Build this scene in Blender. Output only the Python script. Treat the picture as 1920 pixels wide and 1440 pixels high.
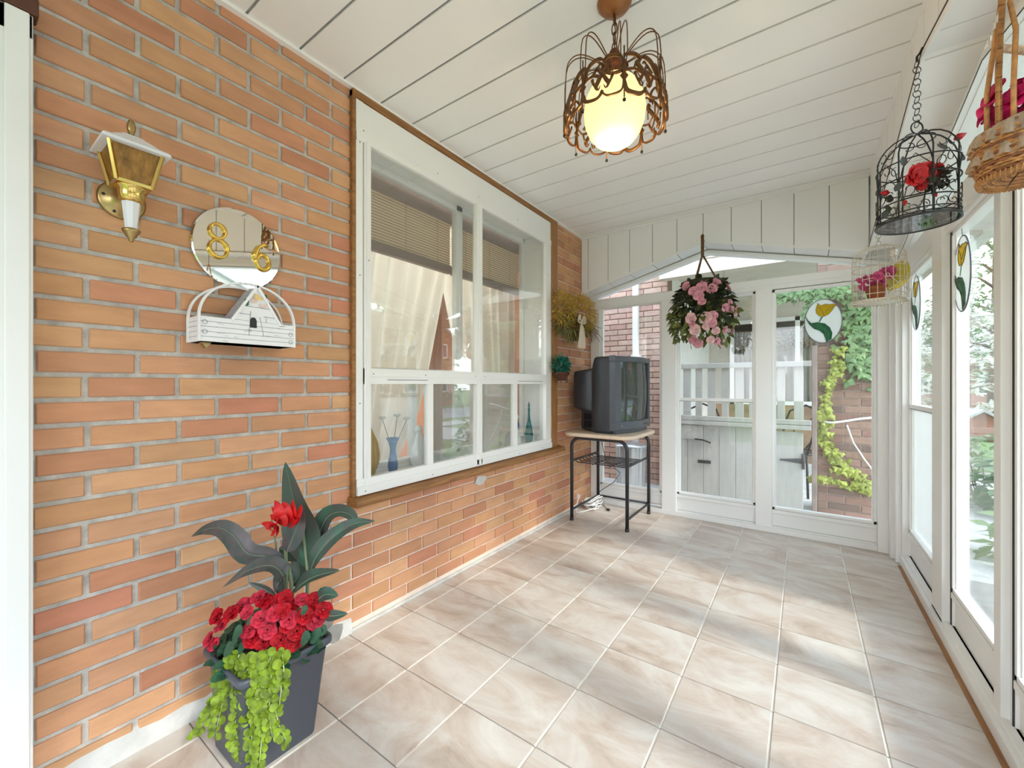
import bpy, math, random
from mathutils import Vector, Matrix
PI = math.pi
random.seed(7)
for o in list(bpy.data.objects):
    bpy.data.objects.remove(o)
SC = bpy.context.scene
COL = SC.collection

# ------------------------------------------------------------------ camera, world, sun, exposure
FPX = 771.0
ANG = math.atan2(546, 771)
SN, CS = math.sin(ANG), math.cos(ANG)
CAM = Vector((1.6, 0.0, 1.075))
cd = bpy.data.cameras.new('camera')
cam = bpy.data.objects.new('camera', cd)
COL.objects.link(cam)
cam.location = CAM
cam.rotation_euler = (PI / 2, 0, ANG)
cd.sensor_width = 36.0
cd.lens = 36.0 * FPX / 1920.0
cd.clip_start = 0.02
cd.clip_end = 300
SC.camera = cam

world = bpy.data.worlds.new('world')
SC.world = world
world.use_nodes = True
wn = world.node_tree
wn.nodes.clear()
tc = wn.nodes.new('ShaderNodeTexCoord')
sx = wn.nodes.new('ShaderNodeSeparateXYZ')
ramp = wn.nodes.new('ShaderNodeValToRGB')
bgn = wn.nodes.new('ShaderNodeBackground')
wo = wn.nodes.new('ShaderNodeOutputWorld')
wn.links.new(tc.outputs['Generated'], sx.inputs[0])
wn.links.new(sx.outputs['Z'], ramp.inputs[0])
ramp.color_ramp.elements[0].position = 0.0
ramp.color_ramp.elements[0].color = (0.95, 0.97, 1.0, 1)
ramp.color_ramp.elements[1].position = 0.5
ramp.color_ramp.elements[1].color = (0.64, 0.80, 1.0, 1)
wn.links.new(ramp.outputs[0], bgn.inputs[0])
bgn.inputs[1].default_value = 2.1
wn.links.new(bgn.outputs[0], wo.inputs[0])

sl = bpy.data.lights.new('sun', 'SUN')
sl.energy = 1.3
sl.angle = math.radians(9)
sl.color = (1.0, 0.95, 0.88)
sun = bpy.data.objects.new('sun', sl)
COL.objects.link(sun)
sun.location = (8, -1, 7)
_e = math.radians(36)
_d = Vector((-math.cos(_e), 0.16 * math.cos(_e), -math.sin(_e)))
sun.rotation_euler = _d.to_track_quat('-Z', 'Y').to_euler()

SC.view_settings.view_transform = 'Standard'
SC.view_settings.look = 'None'
SC.view_settings.exposure = 1.5
SC.view_settings.gamma = 1
SC.view_settings.use_curve_mapping = False
SC.cycles.max_bounces = 12
SC.cycles.diffuse_bounces = 6
SC.cycles.glossy_bounces = 6
SC.cycles.transparent_max_bounces = 24
SC.cycles.use_denoising = True


def at(px, py, z):
    """point of the place seen at a photo pixel, z metres in front of the lens"""
    k = (px - 960) / FPX
    return Vector((1.6 + z * (k * CS - SN), z * (k * SN + CS), 1.075 + (720 - py) * z / FPX))


# ------------------------------------------------------------------ materials
MATS = {}


def mat(name, col, rough=0.6, metal=0.0, var=0.0, vscale=8.0, bump=0.0, bscale=60.0, emit=None, estr=1.0,
        spec=0.5, trans=0.0, attr=False, stretch=None, col2=None):
    if name in MATS:
        return MATS[name]
    m = bpy.data.materials.new(name)
    m.use_nodes = True
    nt = m.node_tree
    b = nt.nodes['Principled BSDF']
    out = nt.nodes['Material Output']
    b.inputs['Roughness'].default_value = rough
    b.inputs['Metallic'].default_value = metal
    b.inputs['Specular IOR Level'].default_value = spec
    b.inputs['Base Color'].default_value = (*col, 1)
    need = var > 0 or bump > 0
    if need or attr:
        t = nt.nodes.new('ShaderNodeTexCoord')
        mp = nt.nodes.new('ShaderNodeMapping')
        nt.links.new(t.outputs['Object'], mp.inputs[0])
        if stretch:
            mp.inputs['Scale'].default_value = stretch
    src = None
    if attr:
        a = nt.nodes.new('ShaderNodeVertexColor')
        a.layer_name = 'Col'
        src = a.outputs[0]
    if var > 0:
        nz = nt.nodes.new('ShaderNodeTexNoise')
        nz.inputs['Scale'].default_value = vscale
        nz.inputs['Detail'].default_value = 6
        nt.links.new(mp.outputs[0], nz.inputs['Vector'])
        mr = nt.nodes.new('ShaderNodeMapRange')
        mr.inputs['From Min'].default_value = 0.3
        mr.inputs['From Max'].default_value = 0.7
        nt.links.new(nz.outputs['Fac'], mr.inputs['Value'])
        if col2 and not attr:
            mx = nt.nodes.new('ShaderNodeMix')
            mx.data_type = 'RGBA'
            mx.inputs[6].default_value = (*col, 1)
            mx.inputs[7].default_value = (*col2, 1)
            nt.links.new(mr.outputs[0], mx.inputs[0])
            src = mx.outputs[2]
        else:
            mr.inputs['To Min'].default_value = 1 - var
            mr.inputs['To Max'].default_value = 1 + var
            mx = nt.nodes.new('ShaderNodeVectorMath')
            mx.operation = 'SCALE'
            if src is not None:
                nt.links.new(src, mx.inputs[0])
            else:
                mx.inputs[0].default_value = col
            nt.links.new(mr.outputs[0], mx.inputs['Scale'])
            src = mx.outputs[0]
    if src is not None:
        nt.links.new(src, b.inputs['Base Color'])
    if bump > 0:
        n2 = nt.nodes.new('ShaderNodeTexNoise')
        n2.inputs['Scale'].default_value = bscale
        n2.inputs['Detail'].default_value = 5
        nt.links.new(mp.outputs[0], n2.inputs['Vector'])
        bp = nt.nodes.new('ShaderNodeBump')
        bp.inputs['Strength'].default_value = bump
        bp.inputs['Distance'].default_value = 0.004
        nt.links.new(n2.outputs['Fac'], bp.inputs['Height'])
        nt.links.new(bp.outputs[0], b.inputs['Normal'])
    if emit:
        b.inputs['Emission Color'].default_value = (*emit, 1)
        b.inputs['Emission Strength'].default_value = estr
    if trans > 0:
        tr = nt.nodes.new('ShaderNodeBsdfTranslucent')
        if src is not None:
            nt.links.new(src, tr.inputs[0])
        else:
            tr.inputs[0].default_value = (*col, 1)
        ms = nt.nodes.new('ShaderNodeMixShader')
        ms.inputs[0].default_value = trans
        nt.links.new(b.outputs[0], ms.inputs[1])
        nt.links.new(tr.outputs[0], ms.inputs[2])
        nt.links.new(ms.outputs[0], out.inputs[0])
    MATS[name] = m
    return m


def glass_mat(name, tint=(0.97, 0.985, 0.98), f0=0.045, rough=0.0, haze=0.0):
    if name in MATS:
        return MATS[name]
    m = bpy.data.materials.new(name)
    m.use_nodes = True
    nt = m.node_tree
    nt.nodes.clear()
    out = nt.nodes.new('ShaderNodeOutputMaterial')
    g = nt.nodes.new('ShaderNodeNewGeometry')
    dp = nt.nodes.new('ShaderNodeVectorMath')
    dp.operation = 'DOT_PRODUCT'
    nt.links.new(g.outputs['Incoming'], dp.inputs[0])
    nt.links.new(g.outputs['Normal'], dp.inputs[1])

    def mth(op, a, b=None):
        n = nt.nodes.new('ShaderNodeMath')
        n.operation = op
        for i, v in enumerate((a, b)):
            if v is None:
                continue
            if isinstance(v, (int, float)):
                n.inputs[i].default_value = v
            else:
                nt.links.new(v, n.inputs[i])
        return n.outputs[0]
    ab = mth('ABSOLUTE', dp.outputs['Value'])
    inv = mth('SUBTRACT', 1.0, ab)
    p5 = mth('POWER', inv, 5.0)
    f = mth('MULTIPLY_ADD', p5, 1 - f0)
    f.node.inputs[2].default_value = f0
    tr = nt.nodes.new('ShaderNodeBsdfTransparent')
    tr.inputs[0].default_value = (*tint, 1)
    gl = nt.nodes.new('ShaderNodeBsdfGlossy')
    gl.inputs['Roughness'].default_value = rough
    base = tr.outputs[0]
    if haze > 0:
        df = nt.nodes.new('ShaderNodeBsdfTranslucent')
        df.inputs[0].default_value = (0.9, 0.93, 0.92, 1)
        d2 = nt.nodes.new('ShaderNodeBsdfDiffuse')
        d2.inputs[0].default_value = (0.9, 0.93, 0.92, 1)
        m0 = nt.nodes.new('ShaderNodeMixShader')
        m0.inputs[0].default_value = 0.5
        nt.links.new(df.outputs[0], m0.inputs[1])
        nt.links.new(d2.outputs[0], m0.inputs[2])
        m1 = nt.nodes.new('ShaderNodeMixShader')
        m1.inputs[0].default_value = haze
        nt.links.new(tr.outputs[0], m1.inputs[1])
        nt.links.new(m0.outputs[0], m1.inputs[2])
        base = m1.outputs[0]
    mx = nt.nodes.new('ShaderNodeMixShader')
    nt.links.new(f, mx.inputs[0])
    nt.links.new(base, mx.inputs[1])
    nt.links.new(gl.outputs[0], mx.inputs[2])
    nt.links.new(mx.outputs[0], out.inputs[0])
    MATS[name] = m
    return m


WHITE = mat('white painted aluminium', (0.82, 0.82, 0.80), 0.35, var=0.015, vscale=3)
WHITE2 = mat('white soffit vinyl', (0.86, 0.85, 0.83), 0.5, var=0.02, vscale=1.5)
SIDING = mat('grey white siding', (0.79, 0.79, 0.78), 0.5, var=0.02, vscale=1.5)
GROOVE = mat('shadow gap', (0.40, 0.40, 0.40), 0.8)
DARK = mat('dark rubber seal', (0.03, 0.03, 0.03), 0.6)
BRICK = mat('clay brick', (0.6, 0.25, 0.13), 0.85, var=0.10, vscale=14, bump=0.3, bscale=90, attr=True, stretch=(1, 0.55, 2.0))
MORTAR = mat('grey mortar', (0.52, 0.50, 0.46), 0.95, var=0.22, vscale=25, bump=1.0, bscale=140)
MORTAR2 = mat('pale pink mortar', (0.80, 0.66, 0.56), 0.95, var=0.1, vscale=25, bump=0.8, bscale=140)
CONC = mat('concrete', (0.58, 0.57, 0.54), 0.9, var=0.15, vscale=12, bump=0.8, bscale=60)
WOOD = mat('stained wood trim', (0.36, 0.17, 0.05), 0.5, var=0.3, vscale=9, stretch=(8, 0.8, 8), col2=(0.20, 0.08, 0.02))
WOODV = mat('stained wood post', (0.38, 0.19, 0.06), 0.5, var=0.3, vscale=9, stretch=(8, 8, 0.8), col2=(0.24, 0.10, 0.03))
GLASS = glass_mat('clear window glass')
GLASS2 = glass_mat('storm window glass', f0=0.10)
FROST = glass_mat('frosted glass', haze=0.82)
BRASS = mat('polished brass', (0.72, 0.50, 0.16), 0.18, 1.0)
ABRASS = mat('antique brass', (0.42, 0.30, 0.13), 0.3, 1.0)
BLACKM = mat('black wire', (0.012, 0.012, 0.012), 0.4, 0.3)
CHAR = mat('charcoal tube', (0.035, 0.037, 0.042), 0.35, 0.3)


# ------------------------------------------------------------------ mesh builder
class MB:
    def __init__(s):
        s.v = []
        s.f = []
        s.sm = []
        s.c = []
        s.mi = []

    def add(s, vs, fs, smooth=False, col=None, mi=0):
        o = len(s.v)
        s.v += [tuple(v) for v in vs]
        for f in fs:
            s.f.append([o + i for i in f])
            s.sm.append(smooth)
            s.c.append(col)
            s.mi.append(mi)
        return s

    def box(s, x0, y0, z0, x1, y1, z1, col=None, mi=0):
        if x1 < x0: x0, x1 = x1, x0
        if y1 < y0: y0, y1 = y1, y0
        if z1 < z0: z0, z1 = z1, z0
        vs = [(x0, y0, z0), (x1, y0, z0), (x1, y1, z0), (x0, y1, z0), (x0, y0, z1), (x1, y0, z1), (x1, y1, z1), (x0, y1, z1)]
        fs = [(0, 3, 2, 1), (4, 5, 6, 7), (0, 1, 5, 4), (1, 2, 6, 5), (2, 3, 7, 6), (3, 0, 4, 7)]
        return s.add(vs, fs, False, col, mi)

    def obox(s, c, u, v, w, col=None, mi=0):
        c, u, v, w = Vector(c), Vector(u), Vector(v), Vector(w)
        vs = [c + a * u + b * v + d * w for d in (-1, 1) for a, b in ((-1, -1), (1, -1), (1, 1), (-1, 1))]
        fs = [(0, 3, 2, 1), (4, 5, 6, 7), (0, 1, 5, 4), (1, 2, 6, 5), (2, 3, 7, 6), (3, 0, 4, 7)]
        return s.add(vs, fs, False, col, mi)

    def bar(s, a, b, w, h, up=(0, 0, 1), col=None, mi=0):
        a, b = Vector(a), Vector(b)
        d = (b - a)
        up = Vector(up)
        sd = d.cross(up).normalized()
        u2 = sd.cross(d).normalized()
        return s.obox((a + b) / 2, d / 2, sd * w / 2, u2 * h / 2, col, mi)

    def prism(s, poly, fn, w0, w1, col=None, mi=0, smooth=False):
        n = len(poly)
        vs = [fn(u, v, w0) for u, v in poly] + [fn(u, v, w1) for u, v in poly]
        fs = [tuple(range(n - 1, -1, -1)), tuple(range(n, 2 * n))]
        s.add(vs, fs, False, col, mi)
        o = len(s.v) - 2 * n
        for i in range(n):
            j = (i + 1) % n
            s.f.append([o + i, o + j, o + n + j, o + n + i])
            s.sm.append(smooth)
            s.c.append(col)
            s.mi.append(mi)
        return s

    def tube(s, pts, r, n=8, closed=False, col=None, mi=0, flat=1.0, smooth=True):
        pts = [Vector(p) for p in pts]
        m = len(pts)
        rs = r if isinstance(r, (list, tuple)) else [r] * m
        tans = []
        for i in range(m):
            if closed:
                t = pts[(i + 1) % m] - pts[i - 1]
            else:
                t = pts[min(i + 1, m - 1)] - pts[max(i - 1, 0)]
            if t.length < 1e-9:
                t = Vector((0, 0, 1))
            tans.append(t.normalized())
        up = Vector((0, 0, 1)) if abs(tans[0].z) < 0.9 else Vector((1, 0, 0))
        nrm = (up - tans[0] * up.dot(tans[0])).normalized()
        vs = []
        for i in range(m):
            if i:
                nrm = nrm - tans[i] * nrm.dot(tans[i])
                if nrm.length < 1e-6:
                    nrm = tans[i].orthogonal()
                nrm.normalize()
            bn = tans[i].cross(nrm)
            for k in range(n):
                a = 2 * PI * k / n
                vs.append(pts[i] + (nrm * math.cos(a) + bn * math.sin(a) * flat) * rs[i])
        fs = []
        for i in range(m if closed else m - 1):
            j = (i + 1) % m
            for k in range(n):
                l = (k + 1) % n
                fs.append((i * n + k, i * n + l, j * n + l, j * n + k))
        s.add(vs, fs, smooth, col, mi)
        if not closed:
            o = len(s.v) - len(vs)
            s.f.append([o + k for k in range(n - 1, -1, -1)])
            s.f.append([o + (m - 1) * n + k for k in range(n)])
            s.sm += [False, False]
            s.c += [col, col]
            s.mi += [mi, mi]
        return s

    def lathe(s, prof, o=(0, 0, 0), n=24, M=None, sx=1, sy=1, col=None, mi=0, ripple=0, rn=0, smooth=True):
        o = Vector(o)
        vs = []
        for r, z in prof:
            for k in range(n):
                a = 2 * PI * k / n
                rr = r * (1 + ripple * math.cos(rn * a))
                p = Vector((rr * math.cos(a) * sx, rr * math.sin(a) * sy, z))
                if M is not None:
                    p = M @ p
                vs.append(o + p)
        fs = []
        for i in range(len(prof) - 1):
            for k in range(n):
                l = (k + 1) % n
                fs.append((i * n + k, i * n + l, (i + 1) * n + l, (i + 1) * n + k))
        s.add(vs, fs, smooth, col, mi)
        b = len(s.v) - len(vs)
        s.f.append([b + k for k in range(n - 1, -1, -1)])
        s.f.append([b + (len(prof) - 1) * n + k for k in range(n)])
        s.sm += [False, False]
        s.c += [col, col]
        s.mi += [mi, mi]
        return s

    def ball(s, c, r, n=10, sz=1.0, col=None, mi=0):
        k = max(4, n // 2 + 1)
        pr = [(max(1e-4, r * math.sin(PI * i / k)), -r * sz * math.cos(PI * i / k)) for i in range(k + 1)]
        return s.lathe(pr, c, n, col=col, mi=mi)

    def leaf(s, pts, up, w, na=4, fold=0.15, prof=None, wave=0.0, col=None, mi=0):
        pts = [Vector(p) for p in pts]
        # resample with Catmull-Rom
        if len(pts) > 2:
            out = []
            P = [pts[0] * 2 - pts[1]] + pts + [pts[-1] * 2 - pts[-2]]
            for i in range(1, len(P) - 2):
                for q in range(4):
                    t = q / 4
                    a, b, c, d = P[i - 1], P[i], P[i + 1], P[i + 2]
                    out.append(0.5 * ((2 * b) + (c - a) * t + (2 * a - 5 * b + 4 * c - d) * t * t + (3 * b - a - 3 * c + d) * t ** 3))
            out.append(pts[-1])
            pts = out
        m = len(pts)
        vs = []
        up = Vector(up)
        for i in range(m):
            t = pts[min(i + 1, m - 1)] - pts[max(i - 1, 0)]
            t.normalize()
            sd = t.cross(up)
            if sd.length < 1e-3:
                sd = t.orthogonal()
            sd.normalize()
            nn = sd.cross(t).normalized()
            u = i / (m - 1)
            ww = (prof(u) if prof else math.sin(PI * min(1, max(0.0, u)) ** 0.8) ** 0.8 if 0 < u < 1 else 0.0) * w / 2
            ww = max(ww, 0.0004)
            for k in range(na + 1):
                v = -1 + 2 * k / na
                vs.append(pts[i] + sd * v * ww + nn * (abs(v) * fold * ww + wave * ww * math.sin(u * 9 + v * 2) * abs(v)))
        fs = []
        for i in range(m - 1):
            for k in range(na):
                a = i * (na + 1) + k
                fs.append((a, a + 1, a + na + 2, a + na + 1))
        return s.add(vs, fs, True, col, mi)

    def build(s, name, mats, parent=None, bev=0.0, solid=0.0, bseg=2):
        if not isinstance(mats, (list, tuple)):
            mats = [mats]
        off = Vector((0, 0, 0))
        if parent is not None:
            r = parent
            while r.parent:
                r = r.parent
            off = r.location.copy()
        me = bpy.data.meshes.new(name)
        me.from_pydata([tuple(Vector(v) - off) for v in s.v], [], s.f)
        for m in mats:
            me.materials.append(m)
        me.polygons.foreach_set('use_smooth', s.sm)
        me.polygons.foreach_set('material_index', s.mi)
        if any(c is not None for c in s.c):
            ca = me.color_attributes.new('Col', 'FLOAT_COLOR', 'CORNER')
            data = []
            for p in me.polygons:
                c = s.c[p.index] or (0.5, 0.5, 0.5)
                data += [c[0], c[1], c[2], 1.0] * p.loop_total
            ca.data.foreach_set('color', data)
        me.validate()
        o = bpy.data.objects.new(name, me)
        COL.objects.link(o)
        if parent is not None:
            o.parent = parent
        if bev > 0:
            b = o.modifiers.new('bevel', 'BEVEL')
            b.width = bev
            b.segments = bseg
            b.limit_method = 'ANGLE'
        if solid > 0:
            b = o.modifiers.new('solid', 'SOLIDIFY')
            b.thickness = solid
        return o


def thing(name, label, cat, loc=(0, 0, 0), group=None, kind=None):
    o = bpy.data.objects.new(name, None)
    COL.objects.link(o)
    o.location = loc
    o.empty_display_size = 0.05
    if label: o['label'] = label
    if cat: o['category'] = cat
    if group: o['group'] = group
    if kind: o['kind'] = kind
    return o


def tag(o, label, cat, group=None, kind=None):
    o['label'] = label
    o['category'] = cat
    if group: o['group'] = group
    if kind: o['kind'] = kind
    return o


def struct(o, label=None, cat=None):
    o['kind'] = 'structure'
    if label: o['label'] = label
    if cat: o['category'] = cat
    return o


def inst(name, mesh, parent, loc, rot=(0, 0, 0), sc=1.0):
    """a child sharing mesh data; loc in world"""
    o = bpy.data.objects.new(name, mesh)
    COL.objects.link(o)
    r = parent
    while r.parent:
        r = r.parent
    o.parent = parent
    o.location = Vector(loc) - r.location
    o.rotation_euler = rot
    o.scale = (sc, sc, sc) if isinstance(sc, (int, float)) else sc
    return o


def circ(c, r, a0=0, a1=2 * PI, n=24, u=(1, 0, 0), v=(0, 0, 1), ry=None):
    c, u, v = Vector(c), Vector(u), Vector(v)
    ry = ry or r
    return [c + u * r * math.cos(a0 + (a1 - a0) * i / n) + v * ry * math.sin(a0 + (a1 - a0) * i / n) for i in range(n + (0 if abs(a1 - a0 - 2 * PI) < 1e-6 else 1))]


# ------------------------------------------------------------------ bricks
def bricks(mb, rect, holes, zj, course, length, offs, gap, fn, pal, depth=0.008, seed=1, gapf=None):
    """rect (u0,u1,z0,z1); offs: joint offsets of odd and even courses; fn(u,z,d) maps to the place"""
    rnd = random.Random(seed)
    u0, u1, z0, z1 = rect
    r0 = int(math.floor((z0 - zj) / course))
    r1 = int(math.ceil((z1 - zj) / course))
    for r in range(r0, r1):
        a, b = zj + r * course, zj + (r + 1) * course
        off = offs[r % 2] + rnd.uniform(-0.004, 0.004)
        k0 = int(math.floor((u0 - off) / length)) - 1
        k1 = int(math.ceil((u1 - off) / length)) + 1
        for k in range(k0, k1):
            c = rnd.choice(pal)
            j = rnd.uniform(0.90, 1.1)
            c = (c[0] * j, c[1] * j * rnd.uniform(0.95, 1.05), c[2] * j)
            ua, ub = off + k * length, off + (k + 1) * length
            g = gapf((ua + ub) / 2, (a + b) / 2) if gapf else gap
            za, zb = max(a + g / 2, z0), min(b - g / 2, z1)
            ua, ub = max(ua + g / 2, u0), min(ub - g / 2, u1)
            segs = [(ua, ub)]
            for (h0, h1, g0, g1) in holes:
                if zb <= g0 + 0.012 or za >= g1 - 0.012:
                    continue
                ns = []
                for (p, q) in segs:
                    if q <= h0 or p >= h1:
                        ns.append((p, q))
                    else:
                        if p < h0: ns.append((p, h0))
                        if q > h1: ns.append((h1, q))
                segs = ns
            for (p, q) in segs:
                if q - p < 0.012 or zb - za < 0.008:
                    continue
                ch = 0.003
                d = depth + rnd.uniform(-0.0012, 0.0012)
                vs = [fn(p, za, 0), fn(q, za, 0), fn(q, zb, 0), fn(p, zb, 0),
                      fn(p, za, d - ch), fn(q, za, d - ch), fn(q, zb, d - ch), fn(p, zb, d - ch),
                      fn(p + ch, za + ch, d), fn(q - ch, za + ch, d), fn(q - ch, zb - ch, d), fn(p + ch, zb - ch, d)]
                fs = [(0, 1, 5, 4), (1, 2, 6, 5), (2, 3, 7, 6), (3, 0, 4, 7), (4, 5, 9, 8), (5, 6, 10, 9), (6, 7, 11, 10), (7, 4, 8, 11), (8, 9, 10, 11)]
                mb.add(vs, fs, False, c, 0)


PAL = [(0.54, 0.265, 0.140), (0.57, 0.30, 0.160), (0.52, 0.245, 0.135), (0.58, 0.315, 0.165), (0.50, 0.215, 0.125), (0.55, 0.285, 0.150), (0.58, 0.32, 0.175), (0.56, 0.29, 0.145)]
H0, H1, HZ0, HZ1 = 1.075, 2.80, 0.60, 2.335
mb = MB()
bricks(mb, (-1.3, 3.52, 0.035, 2.36), [(H0, H1, HZ0, HZ1)], 1.100, 0.0675, 0.2033, [0.35, 0.246], 0.012,
       lambda u, z, d: (d - 0.008, u, z), PAL, gapf=lambda u, z: 0.0085 if (u > 1.0 and (z < 0.62 or u > 2.7)) else 0.0135)
for (a, b, c, d) in [(-1.3, H0, 0, 2.36), (H1, 3.55, 0, 2.36), (H0, H1, 0, HZ0), (H0, H1, HZ1, 2.36)]:
    pale = a >= H0 - 0.01 and b > H0
    if a < 0:
        mb.box(-0.20, -1.3, 0, -0.008, 1.0, 2.36, mi=1)
        mb.box(-0.20, 1.0, 0.62, -0.008, H0, 2.36, mi=1)
        mb.box(-0.20, 1.0, 0, -0.008, H0, 0.62, mi=2)
    else:
        mb.box(-0.20, a, c, -0.008, b, d, mi=2 if (c < HZ0 and a > 1) or a > 2 else 1)
mb.v, mb.f, mb.sm, mb.c, mb.mi = mb.v, mb.f, mb.sm, [c for c in mb.c], mb.mi
wl = struct(mb.build('wall_left', [BRICK, MORTAR, MORTAR2]), 'orange brick wall with grey mortar', 'wall')
mb = MB()
rnd = random.Random(4)
N = 40
vs = []
for i in range(N + 1):
    y = -1.3 + 2.35 * i / N
    h = 0.055 + rnd.uniform(-0.012, 0.012)
    vs += [(-0.008, y, h + 0.012), (0.006, y, h), (0.012, y, 0.0)]
fs = []
for i in range(N):
    for k in (0, 1):
        fs.append((3 * i + k, 3 * i + 3 + k, 3 * i + 4 + k, 3 * i + 1 + k))
mb.add(vs, fs, True)
mb.box(-0.004, 1.05, 0.0, 0.004, 3.5, 0.012)
struct(mb.build('baseboard_left', CONC))
mb = MB()   # cement patch left by an old fitting
vs = [(0.0035, 1.93 + 0.055 * math.cos(t * 0.7) * (1 + 0.25 * math.sin(t * 3)), 0.492 + 0.028 * math.sin(t * 0.7) * (1 + 0.2 * math.cos(t * 2))) for t in range(9)]
mb.add([(0.0045, 1.93, 0.492)] + vs, [(0, i + 1, (i + 1) % 9 + 1) for i in range(9)], True)
mb.build('cement_patch', CONC, wl)

# ------------------------------------------------------------------ floor
tm = bpy.data.materials.new('stone look porcelain tiles')
tm.use_nodes = True
nt = tm.node_tree
b = nt.nodes['Principled BSDF']
vc = nt.nodes.new('ShaderNodeVertexColor')
vc.layer_name = 'Col'
t = nt.nodes.new('ShaderNodeTexCoord')
mp = nt.nodes.new('ShaderNodeMapping')
mp.inputs['Rotation'].default_value = (0, 0, 0.6)
mp.inputs['Scale'].default_value = (1, 2.0, 1)
# each tile shifts the pattern by its own random colour
ad = nt.nodes.new('ShaderNodeVectorMath')
ad.operation = 'MULTIPLY_ADD'
ad.inputs[1].default_value = (17, 23, 9)
nt.links.new(vc.outputs[0], ad.inputs[0])
nt.links.new(t.outputs['Object'], ad.inputs[2])
nt.links.new(ad.outputs[0], mp.inputs[0])
n1 = nt.nodes.new('ShaderNodeTexNoise')
n1.inputs['Scale'].default_value = 3.2
n1.inputs['Detail'].default_value = 9
n1.inputs['Roughness'].default_value = 0.66
n1.inputs['Distortion'].default_value = 0.8
nt.links.new(mp.outputs[0], n1.inputs['Vector'])
rp = nt.nodes.new('ShaderNodeValToRGB')
e = rp.color_ramp.elements
e[0].position = 0.30
e[0].color = (0.37, 0.285, 0.225, 1)
e[1].position = 0.72
e[1].color = (0.64, 0.605, 0.555, 1)
x = rp.color_ramp.elements.new(0.45)
x.color = (0.51, 0.425, 0.36, 1)
x = rp.color_ramp.elements.new(0.56)
x.color = (0.57, 0.515, 0.46, 1)
nt.links.new(n1.outputs['Fac'], rp.inputs[0])
nt.links.new(rp.outputs[0], b.inputs['Base Color'])
n2 = nt.nodes.new('ShaderNodeTexNoise')
n2.inputs['Scale'].default_value = 45
n2.inputs['Detail'].default_value = 4
nt.links.new(t.outputs['Object'], n2.inputs['Vector'])
bp = nt.nodes.new('ShaderNodeBump')
bp.inputs['Strength'].default_value = 0.15
bp.inputs['Distance'].default_value = 0.003
nt.links.new(n2.outputs['Fac'], bp.inputs['Height'])
nt.links.new(bp.outputs[0], b.inputs['Normal'])
b.inputs['Roughness'].default_value = 0.38
GROUT = mat('tile grout', (0.70, 0.66, 0.60), 0.9, var=0.15, vscale=4)
GROUT2 = mat('dark tile grout', (0.22, 0.19, 0.16), 0.9)
mb = MB()
mb.box(0, -1.3, -0.06, 2.2, 3.62, -0.0035, mi=1)
rnd = random.Random(3)
xs = [0.0] + [0.10 + 0.2835 * k for k in range(7)] + [2.06]
for i in range(len(xs) - 1):
    k = -9
    while True:
        y0 = 1.033 + 0.281 * k + 0.002
        k += 1
        if y0 > 3.60:
            break
        y1 = min(y0 + 0.281, 3.60)
        a, bb = xs[i] + 0.0035, xs[i + 1] - 0.0035
        c = (rnd.random(), rnd.random(), rnd.random())
        z = rnd.uniform(-0.0004, 0.0004)
        vs = [(a, y0 + 0.0015, -0.004), (bb, y0 + 0.0015, -0.004), (bb, y1 - 0.0015, -0.004), (a, y1 - 0.0015, -0.004),
              (a + .001, y0 + 0.0025, z), (bb - .001, y0 + 0.0025, z), (bb - .001, y1 - 0.0025, z), (a + .001, y1 - 0.0025, z)]
        mb.add(vs, [(4, 5, 6, 7), (0, 1, 5, 4), (1, 2, 6, 5), (2, 3, 7, 6), (3, 0, 4, 7)], False, c, 0)
for k in range(-8, 10):   # the narrow cross joints were filled with a darker grout
    y = 1.035 + 0.281 * k
    if y < 3.6:
        mb.box(0, y - 0.0012, -0.0036, 2.06, y + 0.0012, -0.0026, mi=2)
struct(mb.build('floor', [tm, GROUT, GROUT2]), 'stone look floor tiles', 'floor')
mb = MB()
mb.box(2.055, -1.3, -0.004, 2.09, 3.3, 0.006)
struct(mb.build('trim_1', WOOD, bev=0.002))

# ------------------------------------------------------------------ ceiling and headers
mb = MB()
mb.box(-0.2, -1.3, 2.368, 2.1, 3.55, 2.42, mi=1)
ys = [1.19 + 0.186 * k for k in range(-14, 12)] + [3.335]
ys = [-1.3] + [y for y in ys if y > -1.25]
for i in range(len(ys) - 1):
    if ys[i] >= 3.32: break
    mb.box(0.0, ys[i] + 0.0048, 2.360, 1.94, min(ys[i + 1], 3.33) - 0.0048, 2.366)
mb.box(-0.005, -1.3, 2.350, 0.022, 3.33, 2.362)
struct(mb.build('ceiling', [WHITE2, GROOVE]), 'white plank soffit ceiling', 'ceiling')


def endcut(x):   # lower edge of the siding above the end glazing
    return 2.125 - 0.262 * (1.0 - x) if x < 1.0 else 2.125 - 0.258 * (x - 1.0)


def sidecut(y):
    if y > 1.93: return 2.18 - 0.208 * (y - 1.93)
    if y > 0.54: return 2.18 - 0.208 * (1.93 - y)
    return 1.89


def siding(name, us, cut, fn, w0, w1, wb):
    mb = MB()
    for i in range(len(us) - 1):
        a, b = us[i] + 0.003, us[i + 1] - 0.003
        pts = [(a, 2.36), (a, cut(a))]
        for pk in (1.0, 1.93, 0.54):
            if a < pk < b and cut(pk) != cut(a): pts.append((pk, cut(pk)))
        pts += [(b, cut(b)), (b, 2.36)]
        mb.prism(pts, fn, w0, w1)
        g0, g1 = us[i] - 0.003, us[i] + 0.003
        mb.prism([(g0, 2.36), (g0, cut(g0) + 0.006), (g1, cut(g1) + 0.006), (g1, 2.36)], fn, w0 + (0.006 if w1 > w0 else -0.006), w1, mi=1)
    return mb


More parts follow.
